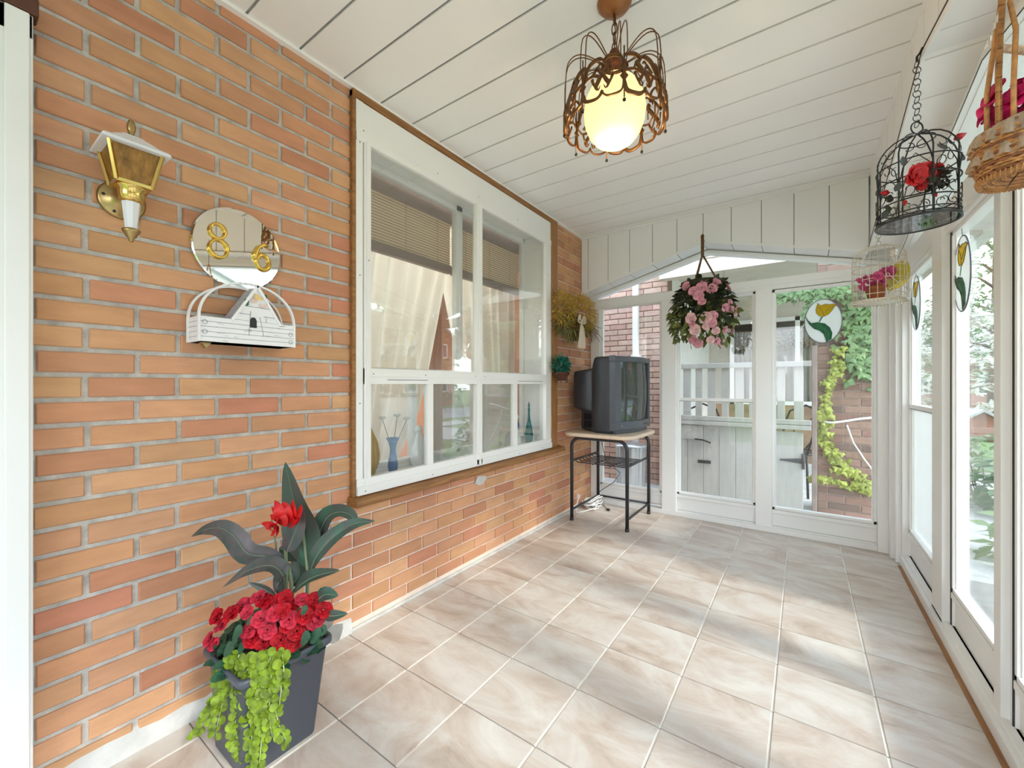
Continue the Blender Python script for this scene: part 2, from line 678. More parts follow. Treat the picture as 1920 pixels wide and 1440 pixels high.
us = [0.0, 0.065] + [0.248 + 0.186 * k for k in range(9)] + [1.93]
mb = siding('h', us, endcut, lambda u, v, w: (u, w, v), 3.32, 3.50, 0)
for (a, b) in ((0.0, 1.0), (1.0, 1.93)):   # bright channel along the cut edge
    mb.bar((a, 3.318, endcut(a) + 0.008), (b, 3.318, endcut(b) + 0.008), 0.006, 0.018)
mb.box(0, 3.312, 2.345, 1.93, 3.32, 2.36)
struct(mb.build('trim_2', [SIDING, GROOVE]), 'grey white vertical siding above the end glazing', 'trim')
us = [-1.3] + [0.07 + 0.186 * k - 1.3 + 0.02 for k in range(0, 25)] + [3.32]
us = sorted([u for u in us if u < 3.25] + [3.32])
mb = siding('h', us, sidecut, lambda u, v, w: (w, u, v), 1.935, 2.085, 0)
mb.box(1.928, -1.3, 2.06 if False else 2.352, 1.94, 3.32, 2.362)
for (a, b) in ((3.32, 1.93), (1.93, 0.54), (0.54, -1.3)):
    mb.bar((1.932, a, sidecut(a) + 0.008), (1.932, b, sidecut(b) + 0.008), 0.008, 0.022)
    mb.bar((1.927, a, sidecut(a) + 0.022), (1.927, b, sidecut(b) + 0.022), 0.003, 0.003, mi=2)
struct(mb.build('trim_3', [WHITE2, GROOVE, DARK]), 'white siding beam above the street side glazing', 'trim')

# ------------------------------------------------------------------ end glazing (faces the neighbouring porch)
WIN = [0]


def glazed(axis, u0, u1, z0, z1, pos, kick=None, mid=None, inner=0.018, frost=False, side=1):
    """framed pane; axis 'y': lies in the plane y=pos, 'x': in the plane x=pos. side=-1/1: which way the room is"""
    WIN[0] += 1
    f = (lambda u, w, z: (u, pos + w * side, z)) if axis == 'y' else (lambda u, w, z: (pos + w * side, u, z))

    def bx(m, a, b, c, d, w0, w1, mi=0):
        p, q = f(a, w0, c), f(b, w1, d)
        m.box(*p, *q, mi=mi)
    root = MB()
    bx(root, u0, u0 + inner, z0, z1, -0.02, 0.022)
    bx(root, u1 - inner, u1, z0, z1, -0.02, 0.022)
    bx(root, u0, u1, z1 - inner, z1, -0.02, 0.022)
    bx(root, u0, u1, z0, z0 + inner, -0.02, 0.022)
    bx(root, u0 + inner, u0 + inner + 0.006, z0, z1, -0.012, 0.014)
    bx(root, u1 - inner - 0.006, u1 - inner, z0, z1, -0.012, 0.014)
    r = root.build('window_%d' % (WIN[0] + 1), WHITE, bev=0.002)
    struct(r)
    if mid is not None:
        m = MB()
        bx(m, u0, u1, mid - 0.012, mid + 0.012, -0.016, 0.02)
        bx(m, u0, u1, mid - 0.016, mid - 0.012, 0.0, 0.022, 1)
        m.build('mid_rail', [WHITE, GROOVE], r, bev=0.002)
    m = MB()
    if frost and mid is not None:
        bx(m, u0 + inner * .5, u1 - inner * .5, mid, z1 - inner * .5, -0.002, 0.002)
        m.build('glass_pane', GLASS, r)
        m = MB()
        bx(m, u0 + inner * .5, u1 - inner * .5, z0 + inner * .5, mid, -0.002, 0.002)
        m.build('frosted_pane', FROST, r)['label'] = 'frosted lower glass pane'
    else:
        bx(m, u0 + inner * .5, u1 - inner * .5, z0 + inner * .5, z1 - inner * .5, -0.002, 0.002)
        m.build('glass_pane', GLASS, r)
    if kick:
        m = MB()
        k0, k1 = kick
        bx(m, u0, u1, k0, z0, -0.02, 0.012)
        h = z0 - k0
        bx(m, u0, u1, z0 - 0.028, z0 - 0.003, 0.012, 0.024)
        bx(m, u0, u1, k0, k0 + 0.012, 0.012, 0.022)
        bx(m, u0 + 0.004, u1 - 0.004, z0 - 0.032, z0 - 0.028, 0.008, 0.0125, 1)
        bx(m, u0 + 0.004, u1 - 0.004, k0 + 0.012, k0 + 0.016, 0.008, 0.0125, 1)
        m.build('kick_panel', [WHITE, GROOVE], r, bev=0.0015)
    return r


def etop(x):
    return 2.095 - 0.255 * abs(x - 0.995)


WIN[0] = 1
Y = 3.55
glazed('y', 0.085, 0.635, 0.165, 1.775, Y + 0.01, kick=(0.05, 0), side=-1)
glazed('y', 0.755, 1.312, 0.175, 1.762, Y + 0.01, kick=(0.03, 0), mid=0.950, side=-1)
glazed('y', 1.415, 1.990, 0.165, 1.757, Y + 0.01, kick=(0.03, 0), side=-1)
mb = MB()
for a, b in ((0.0, 0.085), (0.635, 0.755), (1.312, 1.415), (1.990, 2.10)):
    mb.box(a, Y - 0.03, 0, b, Y + 0.04, 1.80)
mb.box(0.64, Y - 0.036, 0.03, 0.75, Y - 0.03, 1.77)
mb.box(1.99, Y - 0.05, 0, 2.04, Y - 0.03, 1.80)
mb.box(0.0, Y - 0.028, 1.762, 2.10, Y + 0.04, 1.842)
mb.box(0.0, Y - 0.034, 1.772, 2.0, Y - 0.028, 1.790)
mb.box(0.0, Y - 0.04, 0.0, 2.10, Y + 0.04, 0.035)
# sloping top rails and the closing panel up to the siding
for (a, b) in ((0.0, 0.995), (0.995, 2.05)):
    pts = [(a, etop(a)), (b, etop(b)), (b, 2.36), (a, 2.36)]
    mb.prism(pts, lambda u, v, w: (u, w, v), Y - 0.052, Y + 0.03)
    mb.bar((a, Y - 0.056, etop(a) + 0.012), (b, Y - 0.056, etop(b) + 0.012), 0.016, 0.020)
    mb.bar((a, Y - 0.065, etop(a) + 0.0235), (b, Y - 0.065, etop(b) + 0.0235), 0.002, 0.002, mi=1)
struct(mb.build('wall_end', [WHITE, DARK], bev=0.0015), 'white aluminium posts and rails of the end glazing', 'wall')
mb = MB()
mb.prism([(0.05, 1.842), (2.0, 1.842), (2.0, etop(2.0) + .005), (0.995, 2.10), (0.05, etop(0.05) + .005)], lambda u, v, w: (u, w, v), Y + 0.008, Y + 0.012)
o = mb.build('window_5', GLASS)
struct(o, 'gable shaped transom pane in the end wall', 'window')

# ------------------------------------------------------------------ street side glazing
def stop(y):
    return 2.10 - 0.195 * abs(y - 1.93)


X = 2.13
WIN[0] = 5
glazed('x', 2.76, 3.33, 0.205, 1.712, X, kick=(0.05, 0), mid=0.945, frost=True, side=-1)
glazed('x', 1.955, 2.475, 0.205, 1.712, X, kick=(0.05, 0), side=-1)
glazed('x', 1.27, 1.845, 0.205, 1.712, X, kick=(0.05, 0), side=-1)
glazed('x', 0.55, 1.15, 0.205, 1.712, X, kick=(0.05, 0), side=-1)
glazed('x', -0.20, 0.40, 0.205, 1.712, X, kick=(0.05, 0), side=-1)
glazed('x', -1.15, -0.35, 0.205, 1.712, X, kick=(0.05, 0), side=-1)
mb = MB()
for a, b in ((3.33, 3.55), (2.475, 2.76), (1.845, 1.955), (1.15, 1.27), (0.40, 0.55), (-0.35, -0.20), (-1.3, -1.15)):
    c = 0.5 * (a + b)
    w = min(b - a, 0.12)
    if b - a > 0.2 and a < 3:
        mb.box(X - 0.02, a, 0, X + 0.03, b, 1.80)
        mb.box(X - 0.045, a + 0.03, 0, X - 0.02, b - 0.09, 1.80)
        mb.box(X - 0.032, b - 0.075, 0, X - 0.02, b - 0.03, 1.80)
    elif a > 3:
        mb.box(X - 0.05, a, 0, X + 0.03, b, 1.85)
        mb.box(X - 0.09, 3.42, 0, X - 0.05, 3.50, 1.85)
        mb.box(X - 0.075, 3.36, 0, X - 0.05, 3.39, 1.85)
    else:
        mb.box(X - 0.02, a, 0, X + 0.03, b, 1.80)
        mb.box(X - 0.04, a + 0.035, 0, X - 0.02, b - 0.02, 1.80)
    mb.box(X - 0.024, a + 0.004, 0, X - 0.0195, a + 0.010, 1.80, mi=1)
mb.box(X - 0.035, -1.3, 1.712, X + 0.03, 3.50, 1.842)
mb.box(X - 0.042, -1.3, 1.73, X - 0.035, 3.50, 1.755)
mb.box(X - 0.06, -1.3, 0.0, X + 0.03, 3.52, 0.05)
mb.box(X - 0.045, -1.3, 0.05, X + 0.03, 3.52, 0.062)
for (a, b) in ((3.52, 1.93), (1.93, 0.34), (0.34, -1.3)):
    sa, sb = stop(a), stop(b)
    if b < 0: sa = sb = 1.842
    mb.prism([(a, sa), (b, sb), (b, 2.36), (a, 2.36)], lambda u, v, w: (w, u, v), X - 0.045, X + 0.03)
    mb.bar((X - 0.055, a, sa + 0.016), (X - 0.055, b, sb + 0.016), 0.02, 0.026)
    mb.bar((X - 0.066, a, sa + 0.004), (X - 0.066, b, sb + 0.004), 0.002, 0.004, mi=1)
struct(mb.build('wall_right', [WHITE, DARK], bev=0.0015), 'white aluminium posts and rails of the street side glazing', 'wall')
mb = MB()
mb.prism([(3.45, 1.80), (3.45, stop(3.45) + .005), (1.93, 2.105), (0.40, stop(0.40) + .005), (0.40, 1.80)], lambda u, v, w: (w, u, v), X - 0.002, X + 0.002)
struct(mb.build('window_12', GLASS), 'gable shaped transom pane on the street side', 'window')

# ------------------------------------------------------------------ side door at the left edge
mb = MB()
mb.box(0.0, 0.02, 0, 0.045, 0.146, 1.985)
mb.box(0.0, -1.0, 1.985 - 0.06, 0.045, 0.146, 1.985)
mb.box(0.0, -1.0, 0, 0.045, -0.88, 1.985)
mb.box(0.045, 0.10, 0, 0.05, 0.14, 1.985)
d1 = struct(mb.build('door_1', WHITE, bev=0.003), 'white door and casing at the left edge', 'door')
mb = MB()
mb.box(0.005, -0.88, 0.01, 0.03, 0.02, 1.925)
mb.box(0.03, -0.75, 1.0, 0.036, -0.1, 1.8)
mb.box(0.03, -0.75, 0.15, 0.036, -0.1, 0.85)
mb.build('door_leaf', WHITE, d1, bev=0.004)
mb = MB()
mb.lathe([(0.012, 0), (0.012, 0.04), (0.028, 0.045), (0.03, 0.06), (0.02, 0.075), (0.001, 0.078)], (0.03, -0.82, 1.0), 16, M=Matrix.Rotation(PI / 2, 3, 'Y'))
mb.build('door_handle', BRASS, d1)
mb = MB()
mb.box(0.0, -1.05, 1.987, 0.05, 0.155, 2.03)
struct(mb.build('trim_4', mat('dark red lintel', (0.10, 0.035, 0.02), 0.7), bev=0.003))

# back end of the porch, behind the viewer
mb = MB()
mb.box(0, -1.34, 0, 0.5, -1.30, 2.36)
mb.box(1.6, -1.34, 0, 2.2, -1.30, 2.36)
mb.box(0.5, -1.34, 2.05, 1.6, -1.30, 2.36)
struct(mb.build('wall_back', WHITE2), 'white end wall behind the viewer', 'wall')

# ------------------------------------------------------------------ house window with storm window
mb = MB()
mb.box(-0.008, 1.045, 0.585, 0.022, 1.062, 2.345)                 # slim wood strip, left
mb.box(-0.008, 1.045, 2.315, 0.026, 2.83, 2.348)                  # wood strip, top
struct(mb.build('trim_5', WOOD, bev=0.003))
mb = MB()
mb.box(-0.008, 2.742, 0.583, 0.030, 2.835, 2.345)
struct(mb.build('trim_6', WOODV, bev=0.004))
mb = MB()
mb.prism([(-0.008, 0.548), (0.062, 0.548), (0.068, 0.556), (0.064, 0.578), (0.0, 0.590), (-0.008, 0.590)], lambda u, v, w: (u, w, v), 1.035, 2.90)
struct(mb.build('trim_7', WOOD, bev=0.003))

root = struct(MB().box(-0.20, 1.062, 0.590, 0.0, 1.13, 2.315).box(-0.20, 2.67, 0.590, 0.0, 2.742, 2.315)
              .box(-0.20, 1.13, 2.20, 0.0, 2.67, 2.315).box(-0.20, 1.13, 0.590, 0.0, 2.67, 0.628)
              .build('window_1', WHITE, bev=0.002), 'white two light house window with storm window', 'window')
mb = MB()
sx0, sx1 = 0.0, 0.030


def sb(m, y0, y1, z0, z1, x0=0.0, x1=0.030, mi=0):
    m.box(x0, y0, z0, x1, y1, z1, mi=mi)


sb(mb, 1.062, 1.096, 0.590, 2.312, 0, 0.022)
sb(mb, 1.062, 2.742, 2.165, 2.312, 0, 0.020)
sb(mb, 1.062, 2.742, 2.135, 2.170, 0, 0.026)
sb(mb, 1.098, 1.130, 0.60, 2.14, 0, 0.032)
sb(mb, 1.106, 1.112, 0.66, 2.14, 0.032, 0.036)
sb(mb, 2.665, 2.742, 0.590, 2.14, 0, 0.024)
sb(mb, 2.655, 2.672, 0.66, 2.14, 0, 0.032)
sb(mb, 1.857, 1.906, 0.60, 2.14, 0, 0.034)
sb(mb, 1.872, 1.890, 0.60, 2.14, 0.034, 0.040)
sb(mb, 1.098, 2.70, 1.075, 1.145, 0, 0.030)
sb(mb, 1.130, 2.665, 1.108, 1.132, 0.030, 0.036)
sb(mb, 1.062, 2.742, 0.590, 0.660, 0, 0.028)
sb(mb, 1.062, 2.742, 0.590, 0.628, 0.028, 0.034)
sb(mb, 1.475, 1.515, 0.65, 1.09, -0.004, 0.024)
sb(mb, 2.247, 2.290, 0.65, 1.09, -0.004, 0.024)
sb(mb, 1.22, 1.47, 1.0925, 1.0955, 0.0295, 0.0305, 1)
sb(mb, 2.29, 2.60, 1.0925, 1.0955, 0.0295, 0.0305, 1)
sb(mb, 1.0965, 1.0975, 0.62, 2.14, 0.021, 0.0225, 1)
rnd = random.Random(5)
for (y, z, x) in [(1.08, 2.13, .0225), (1.10, 2.19, .0205), (1.55, 2.19, .0205), (1.885, 2.19, .0205), (2.3, 2.19, .0205), (1.08, 1.55, .0225), (1.115, 1.62, .0365),
                  (1.08, .99, .0225), (1.14, 1.12, .0365), (1.45, 1.12, .0365), (1.84, 1.12, .0365), (1.925, 1.12, .0365), (2.70, 1.9, .0245), (2.70, 1.6, .0245), (2.70, 0.9, .0245), (2.70, 0.66, .0245),
                  (1.1, .605, .0345), (1.5, .606, .0345), (1.88, .606, .0345), (2.3, .606, .0345), (2.60, .606, .0345)]:
    mb.lathe([(0.003, -0.0005), (0.003, 0.001), (0.0005, 0.0016)], (x, y, z), 8, M=Matrix.Rotation(PI / 2, 3, 'Y'), mi=1)
mb.build('storm_frame', [WHITE, mat('screw and seam grey', (0.12, 0.12, 0.12), 0.5)], root, bev=0.0015)
mb = MB()
for (a, b, c, d) in ((1.125, 1.862, 1.14, 2.14), (1.902, 2.66, 1.14, 2.14)):
    mb.box(0.008, a, c, 0.011, b, d)
mb.build('upper_storm_pane', GLASS2, root)
mb = MB()
mb.box(0.008, 1.125, 0.655, 0.011, 1.48, 1.085)
mb.box(0.003, 1.51, 0.655, 0.006, 1.862, 1.085)
mb.box(0.008, 1.902, 0.655, 0.011, 2.25, 1.085)
mb.box(0.003, 2.285, 0.655, 0.006, 2.66, 1.085)
mb.build('lower_storm_pane', GLASS2, root)
mb = MB()
SCR = glass_mat('insect screen', tint=(0.60, 0.62, 0.62), f0=0.0, rough=0.5)
mb.box(-0.006, 1.50, 0.65, -0.0055, 1.862, 1.085)
mb.box(-0.006, 1.902, 0.65, -0.0055, 2.26, 1.085)
mb.build('insect_screen', glass_mat('insect mesh', tint=(0.72, 0.73, 0.73), f0=0.0, haze=0.22), root)
mb = MB()
ix0, ix1 = -0.215, -0.175
for (a, b, c, d) in ((1.13, 1.175, .628, 2.2), (2.66, 2.735, .628, 2.2), (1.13, 2.7, 2.165, 2.2), (1.13, 2.7, 0.628, 0.672), (1.905, 1.96, .628, 2.2), (1.13, 2.7, 1.09, 1.16),
                     (1.545, 1.575, 0.66, 1.1), (1.935, 1.95, .66, 2.16)):
    mb.box(ix0, a, c, ix1 + (0.006 if b - a < 0.04 else 0), b, d)
mb.box(-0.175, 1.13, 0.628, -0.165, 2.7, 0.645)
mb.build('inner_frame', WHITE, root, bev=0.002)
mb = MB()
mb.box(-0.197, 1.17, 0.665, -0.194, 2.67, 2.17)
mb.build('inner_pane', GLASS, root)

# room behind
mb = MB()
ROOM = mat('warm painted plaster', (0.34, 0.17, 0.09), 0.8, var=0.06)
mb.box(-2.6, 0.4, 0.0, -2.55, 4.2, 2.5)
mb.box(-2.6, 0.4, 0.0, -0.21, 0.45, 0.8)
mb.box(-2.6, 0.4, 0.8, -2.3, 0.45, 2.5)
mb.box(-2.6, 4.15, 0.0, -0.21, 4.2, 2.5)
mb.box(-2.6, 0.4, 2.45, -0.21, 4.2, 2.5, mi=1)
mb.box(-2.6, 0.4, 0.0, -0.21, 4.2, 0.03, mi=1)
mb.box(-0.26, 0.4, 0.0, -0.21, 1.10, 2.5)
mb.box(-0.26, 2.78, 0.0, -0.21, 4.2, 2.5)
mb.box(-0.26, 1.10, 0.0, -0.21, 2.78, 0.6)
mb.box(-0.26, 1.10, 2.24, -0.21, 2.78, 2.5)
struct(mb.build('wall_inner_room', [ROOM, mat('room plaster light', (0.5, 0.45, 0.4), 0.8)]), 'brown walls of the room behind the window', 'wall')
mb = MB()
mb.box(-1.42, 2.3, 0.031, -0.9, 2.9, 1.15)
mb.box(-1.45, 2.27, 1.15, -0.87, 2.93, 1.18)
tag(mb.build('cabinet', mat('orange wood', (0.45, 0.17, 0.07), 0.5), bev=0.006), 'orange brown wooden cabinet seen dimly through the insect screen', 'cabinet')

t = thing('added_room_fill', 'added round fill light in the room behind the window', 'lamp', (-1.3, 1.9, 2.45))  # unseen lamp added to brighten the curtains and blinds
MB().lathe([(0.02, 2.36), (0.10, 2.37), (0.15, 2.40), (0.16, 2.45)], (-1.3, 1.9, 0), 24).build('shade', mat('lit fill shade', (0.9, 0.9, 0.85), 0.4, emit=(1, 0.85, 0.65), estr=2.0), t)
pl_ = bpy.data.lights.new('room fill', 'POINT')
pl_.energy = 42
pl_.color = (1.0, 0.94, 0.86)
pl_.shadow_soft_size = 0.1
po_ = bpy.data.objects.new('room_fill', pl_)
COL.objects.link(po_)
po_.parent = t
po_.location = (0, 0, -0.2)
BL = mat('beige blind slat', (0.82, 0.70, 0.52), 0.6, trans=0.5)
BR = mat('mauve brown blind rail', (0.235, 0.15, 0.125), 0.6)
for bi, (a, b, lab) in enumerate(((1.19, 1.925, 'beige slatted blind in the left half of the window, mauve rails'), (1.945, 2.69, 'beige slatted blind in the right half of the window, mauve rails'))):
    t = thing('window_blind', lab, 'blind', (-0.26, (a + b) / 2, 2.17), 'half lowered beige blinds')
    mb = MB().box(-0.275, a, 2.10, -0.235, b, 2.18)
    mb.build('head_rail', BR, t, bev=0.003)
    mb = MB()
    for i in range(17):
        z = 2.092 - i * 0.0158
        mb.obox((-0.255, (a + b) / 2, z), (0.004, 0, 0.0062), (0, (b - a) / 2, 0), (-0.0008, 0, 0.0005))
        mb.box(-0.2525, a, z - 0.0098, -0.2505, b, z - 0.0060, mi=1)  # dark strip paints in the shade seen between the slats
    mb.build('slats', [BL, mat('slat gap shade', (0.13, 0.09, 0.06), 0.8)], t)
    mb = MB().box(-0.272, a, 1.78, -0.238, b, 1.832)
    mb.build('bottom_rail', BR, t, bev=0.003)
    for y in (a + 0.12, (a + b) / 2, b - 0.12):
        MB().tube([(-0.240, y, 2.10), (-0.240, y, 1.80)], 0.0012, 5).build('ladder_cord', BR, t)
CUR = mat('sheer cream curtain', (0.78, 0.76, 0.70), 0.9, var=0.03, trans=0.32)


def curtain(y0, y1f, lab, x=-0.33, y0f=None):
    mb = MB()
    NZ, NY = 40, 90
    vs = []
    for i in range(NZ + 1):
        z = 2.15 - (2.15 - 0.55) * i / NZ
        a = y0 if y0f is None else y0f(z)
        b = y1f(z) if callable(y1f) else y1f
        for j in range(NY + 1):
            t_ = j / NY
            y = a + (b - a) * t_
            vs.append((x + 0.022 * math.sin(t_ * 46 + 0.6 * math.sin(z * 2)) + 0.010 * math.sin(t_ * 21 + z), y, z))
    fs = [(i * (NY + 1) + j, i * (NY + 1) + j + 1, (i + 1) * (NY + 1) + j + 1, (i + 1) * (NY + 1) + j) for i in range(NZ) for j in range(NY)]
    mb.add(vs, fs, True)
    return tag(mb.build('curtain', CUR), lab, 'curtain', 'sheer curtains in the house window')


def lerp(z, pts):
    for (z0, v0), (z1, v1) in zip(pts, pts[1:]):
        if z >= z1 or (z1, v1) == pts[-1]:
            return v0 + (v1 - v0) * (z - z0) / (z1 - z0)
    return pts[-1][1]


curtain(1.12, lambda z: lerp(z, [(2.15, 2.0), (1.78, 1.955), (1.15, 1.80), (0.9, 1.72), (0.55, 1.50)]), 'cream sheer curtain on the left, drawn aside at the bottom')
curtain(0, 2.84, 'cream sheer curtain on the right, behind the lamp side blind', x=-0.40, y0f=lambda z: lerp(z, [(2.15, 1.94), (1.78, 1.985), (1.5, 2.06), (0.9, 2.20), (0.55, 2.35)]), )
bpy.data.objects['curtain.001']['label'] = 'cream sheer curtain in the right half of the window'


# objects on the ledge between the panes (ledge top z = 0.628)
def vase(name, prof, loc, m, label, cat='vase'):
    mb = MB().lathe(prof, loc, 24)
    return tag(mb.build(name, m), label, cat)


def colglass(name, c):
    if name in MATS: return MATS[name]
    m = mat(name, c, 0.06, 0.0, spec=0.9, trans=0.35)
    return m


vase('amber_vase', [(0.025, 0), (0.040, 0.02), (0.058, 0.07), (0.062, 0.11), (0.052, 0.17), (0.030, 0.22), (0.014, 0.26), (0.012, 0.30)],
     (-0.095, 1.195, 0.628), colglass('amber glass', (0.50, 0.30, 0.02)), 'amber glass vase cut off by the left window jamb')
v = vase('blue_vase', [(0.012, 0), (0.021, 0.012), (0.025, 0.035), (0.023, 0.06), (0.016, 0.095), (0.014, 0.12), (0.020, 0.15), (0.033, 0.176), (0.030, 0.174), (0.012, 0.13)],
         (-0.085, 1.342, 0.628), colglass('cobalt glass', (0.02, 0.16, 0.45)), 'blue glass bud vase holding pale dried roses on the window ledge')
t = thing('dried_flowers', 'three pale dried roses standing in the blue glass vase', 'flowers', (-0.085, 1.342, 0.72))
PALE = mat('pale dried petals', (0.62, 0.63, 0.58), 0.8, trans=0.2)
STEM = mat('dry stem', (0.12, 0.11, 0.07), 0.8)
for (y, z, dx) in ((1.28, 0.90, 0.0), (1.385, 0.905, -0.02), (1.42, 0.888, 0.01)):
    top = Vector((-0.085 + dx, y, z))
    s_ = MB().tube([(-0.085, 1.342, 0.72), (-0.085 + dx * .5, (1.342 * .6 + y * .4), 0.80), top], 0.0018, 6).build('stem', STEM, t)
    mb = MB()
    for k in range(9):
        a = k * 2.4
        r = 0.004 + 0.0016 * k
        p = top + Vector((math.cos(a), math.sin(a), 0)) * r
        mb.leaf([top + Vector((0, 0, -0.004)), p + Vector((0, 0, 0.006)), p * 1.0 + Vector((math.cos(a) * 0.006, math.sin(a) * 0.006, 0.020 - 0.001 * k))], (math.cos(a), math.sin(a), 0.1), 0.024, fold=-0.3)
    mb.build('rose_head', PALE, s_)
# standing white bird-like figurine
CER = mat('white glazed ceramic', (0.74, 0.73, 0.70), 0.3)
t = thing('goose_figurine', 'white ceramic goose figurine behind the left lower sliding pane', 'figurine', (-0.10, 1.53, 0.628))
MB().lathe([(0.028, 0), (0.040, 0.02), (0.046, 0.06), (0.042, 0.10), (0.026, 0.14), (0.016, 0.17), (0.014, 0.185)], (-0.10, 1.53, 0.628), 20, sy=1.15).build('body', CER, t)
MB().ball((-0.10, 1.527, 0.83), 0.021, 14, 1.05).build('head', CER, t)
MB().leaf([(-0.082, 1.527, 0.83), (-0.06, 1.525, 0.826), (-0.05, 1.524, 0.82)], (0, 0, 1), 0.012, fold=0.5).build('beak', mat('dull orange', (0.5, 0.25, 0.08), .5), t)
# white covered dish
t = thing('lidded_dish', 'small white lidded dish behind the insect screen', 'dish', (-0.10, 1.74, 0.628))
MB().lathe([(0.03, 0), (0.055, 0.012), (0.06, 0.035), (0.058, 0.038)], (-0.10, 1.74, 0.628), 24).build('bowl', CER, t)
MB().lathe([(0.060, 0.038), (0.045, 0.052), (0.02, 0.062), (0.012, 0.066), (0.014, 0.075), (0.004, 0.08)], (-0.10, 1.74, 0.628), 24).build('lid', CER, t)
# glass palm and curled ornament
t = thing('glass_plant_ornament', 'faint green glass plant ornament behind the insect screen', 'ornament', (-0.10, 2.06, 0.628))
GG = colglass('pale green glass', (0.10, 0.30, 0.22))
MB().lathe([(0.03, 0), (0.03, 0.012), (0.008, 0.018), (0.006, 0.06)], (-0.10, 2.06, 0.628), 16).build('base', GG, t)
mb = MB()
for k in range(7):
    a = k * 0.9
    mb.leaf([(-0.10, 2.06, 0.68), (-0.10 + 0.03 * math.cos(a), 2.06 + 0.04 * math.sin(a), 0.74 + 0.01 * (k % 3)), (-0.10 + 0.05 * math.cos(a), 2.06 + 0.07 * math.sin(a), 0.75 - 0.01 * k)], (0, 0, 1), 0.016)
mb.build('fronds', GG, t)
t = thing('curled_ornament', 'dark curled glass swan ornament on the window ledge', 'ornament', (-0.10, 2.27, 0.628))
pts = [Vector((-0.10, 2.30, 0.645)), Vector((-0.10, 2.26, 0.655)), Vector((-0.10, 2.24, 0.69)), Vector((-0.10, 2.255, 0.73)), Vector((-0.10, 2.28, 0.745)), Vector((-0.10, 2.295, 0.73)), Vector((-0.10, 2.28, 0.715))]
MB().tube(pts, [0.012, 0.014, 0.008, 0.006, 0.006, 0.005, 0.002], 8).build('neck', colglass('grey glass', (0.10, 0.12, 0.13)), t)
MB().lathe([(0.001, 0), (0.028, 0.002), (0.034, 0.014), (0.02, 0.028), (0.004, 0.034)], (-0.10, 2.275, 0.628), 16, sy=1.3).build('body', MATS['grey glass'], t)
# figurine with blue jacket
t = thing('dancer_figurine', 'little ceramic figurine in white skirt and blue bodice', 'figurine', (-0.10, 2.46, 0.628))
MB().lathe([(0.040, 0), (0.042, 0.012), (0.034, 0.05), (0.024, 0.09), (0.014, 0.115)], (-0.10, 2.46, 0.628), 20, ripple=0.06, rn=7).build('skirt', CER, t)
MB().lathe([(0.014, 0.112), (0.018, 0.14), (0.020, 0.16), (0.010, 0.175)], (-0.10, 2.46, 0.628), 16).build('bodice', mat('blue ceramic', (0.10, 0.17, 0.40), 0.3), t)
MB().tube([(-0.10, 2.44, 0.79), (-0.085, 2.425, 0.76), (-0.075, 2.45, 0.74)], 0.005, 6).tube([(-0.10, 2.48, 0.79), (-0.085, 2.497, 0.76), (-0.075, 2.48, 0.745)], 0.005, 6).build('arms', CER, t)
MB().ball((-0.10, 2.46, 0.822), 0.016, 12).build('head', mat('ceramic skin', (0.70, 0.48, 0.38), 0.4), t)
MB().lathe([(0.026, 0.828), (0.017, 0.834), (0.012, 0.85), (0.002, 0.856)], (-0.10, 2.46, 0.0), 14).build('hat', CER, t)
t = thing('glass_bottle', 'tall slender teal glass bottle with stopper at the right end of the ledge', 'bottle', (-0.085, 2.60, 0.628))
TG = colglass('teal glass', (0.01, 0.20, 0.20))
MB().lathe([(0.016, 0), (0.024, 0.01), (0.031, 0.04), (0.032, 0.075), (0.024, 0.12), (0.013, 0.165), (0.008, 0.21), (0.007, 0.25)], (-0.085, 2.60, 0.628), 20).build('body', TG, t)
MB().lathe([(0.009, 0.25), (0.010, 0.258), (0.005, 0.268), (0.009, 0.285), (0.001, 0.315)], (-0.085, 2.60, 0.628), 12).build('stopper', TG, t)

# ------------------------------------------------------------------ pendant lamp
LX, LY = 1.081, 1.33
t = thing('pendant_lamp', 'ornate bronze filigree pendant lamp with glowing ribbed globe, hung from the ceiling', 'lamp', (LX, LY, 2.36))
BRZ = mat('dark bronze', (0.15, 0.065, 0.022), 0.38, 0.65)
CAN = mat('copper canopy', (0.34, 0.14, 0.05), 0.35, 0.6)
MB().lathe([(0.058, 0.0), (0.056, -0.008), (0.045, -0.022), (0.02, -0.034), (0.007, -0.04)], (LX, LY, 2.361), 28).build('canopy', CAN, t)
mb = MB()
zc = 2.325
for k in range(4):
    c = Vector((LX, LY, zc - 0.021 - k * 0.033))
    u = Vector((1, 0, 0)) if k % 2 else Vector((0, 1, 0))
    mb.tube(circ(c, 0.009, u=u, v=(0, 0, 1), ry=0.021, n=16), 0.0022, 6, closed=True)
mb.tube([(LX, LY, 2.33), (LX + 0.003, LY, 2.26), (LX - 0.002, LY, 2.18)], 0.002, 6)
mb.build('chain', BRZ, t)
MB().lathe([(0.006, 2.205), (0.016, 2.195), (0.018, 2.185), (0.010, 2.178), (0.030, 2.165), (0.040, 2.15), (0.046, 2.14), (0.030, 2.135), (0.022, 2.12), (0.026, 2.10), (0.001, 2.10)][::-1], (LX, LY, 0), 24).build('hub', mat('hub red bronze', (0.16, 0.045, 0.02), 0.35, 0.5), t)
gm = bpy.data.materials.new('lit opal globe')
gm.use_nodes = True
g_ = gm.node_tree
bb = g_.nodes['Principled BSDF']
bb.inputs['Base Color'].default_value = (0.85, 0.75, 0.42, 1)
bb.inputs['Roughness'].default_value = 0.25
bb.inputs['Emission Color'].default_value = (1.0, 0.80, 0.30, 1)
bb.inputs['Emission Strength'].default_value = 0.40
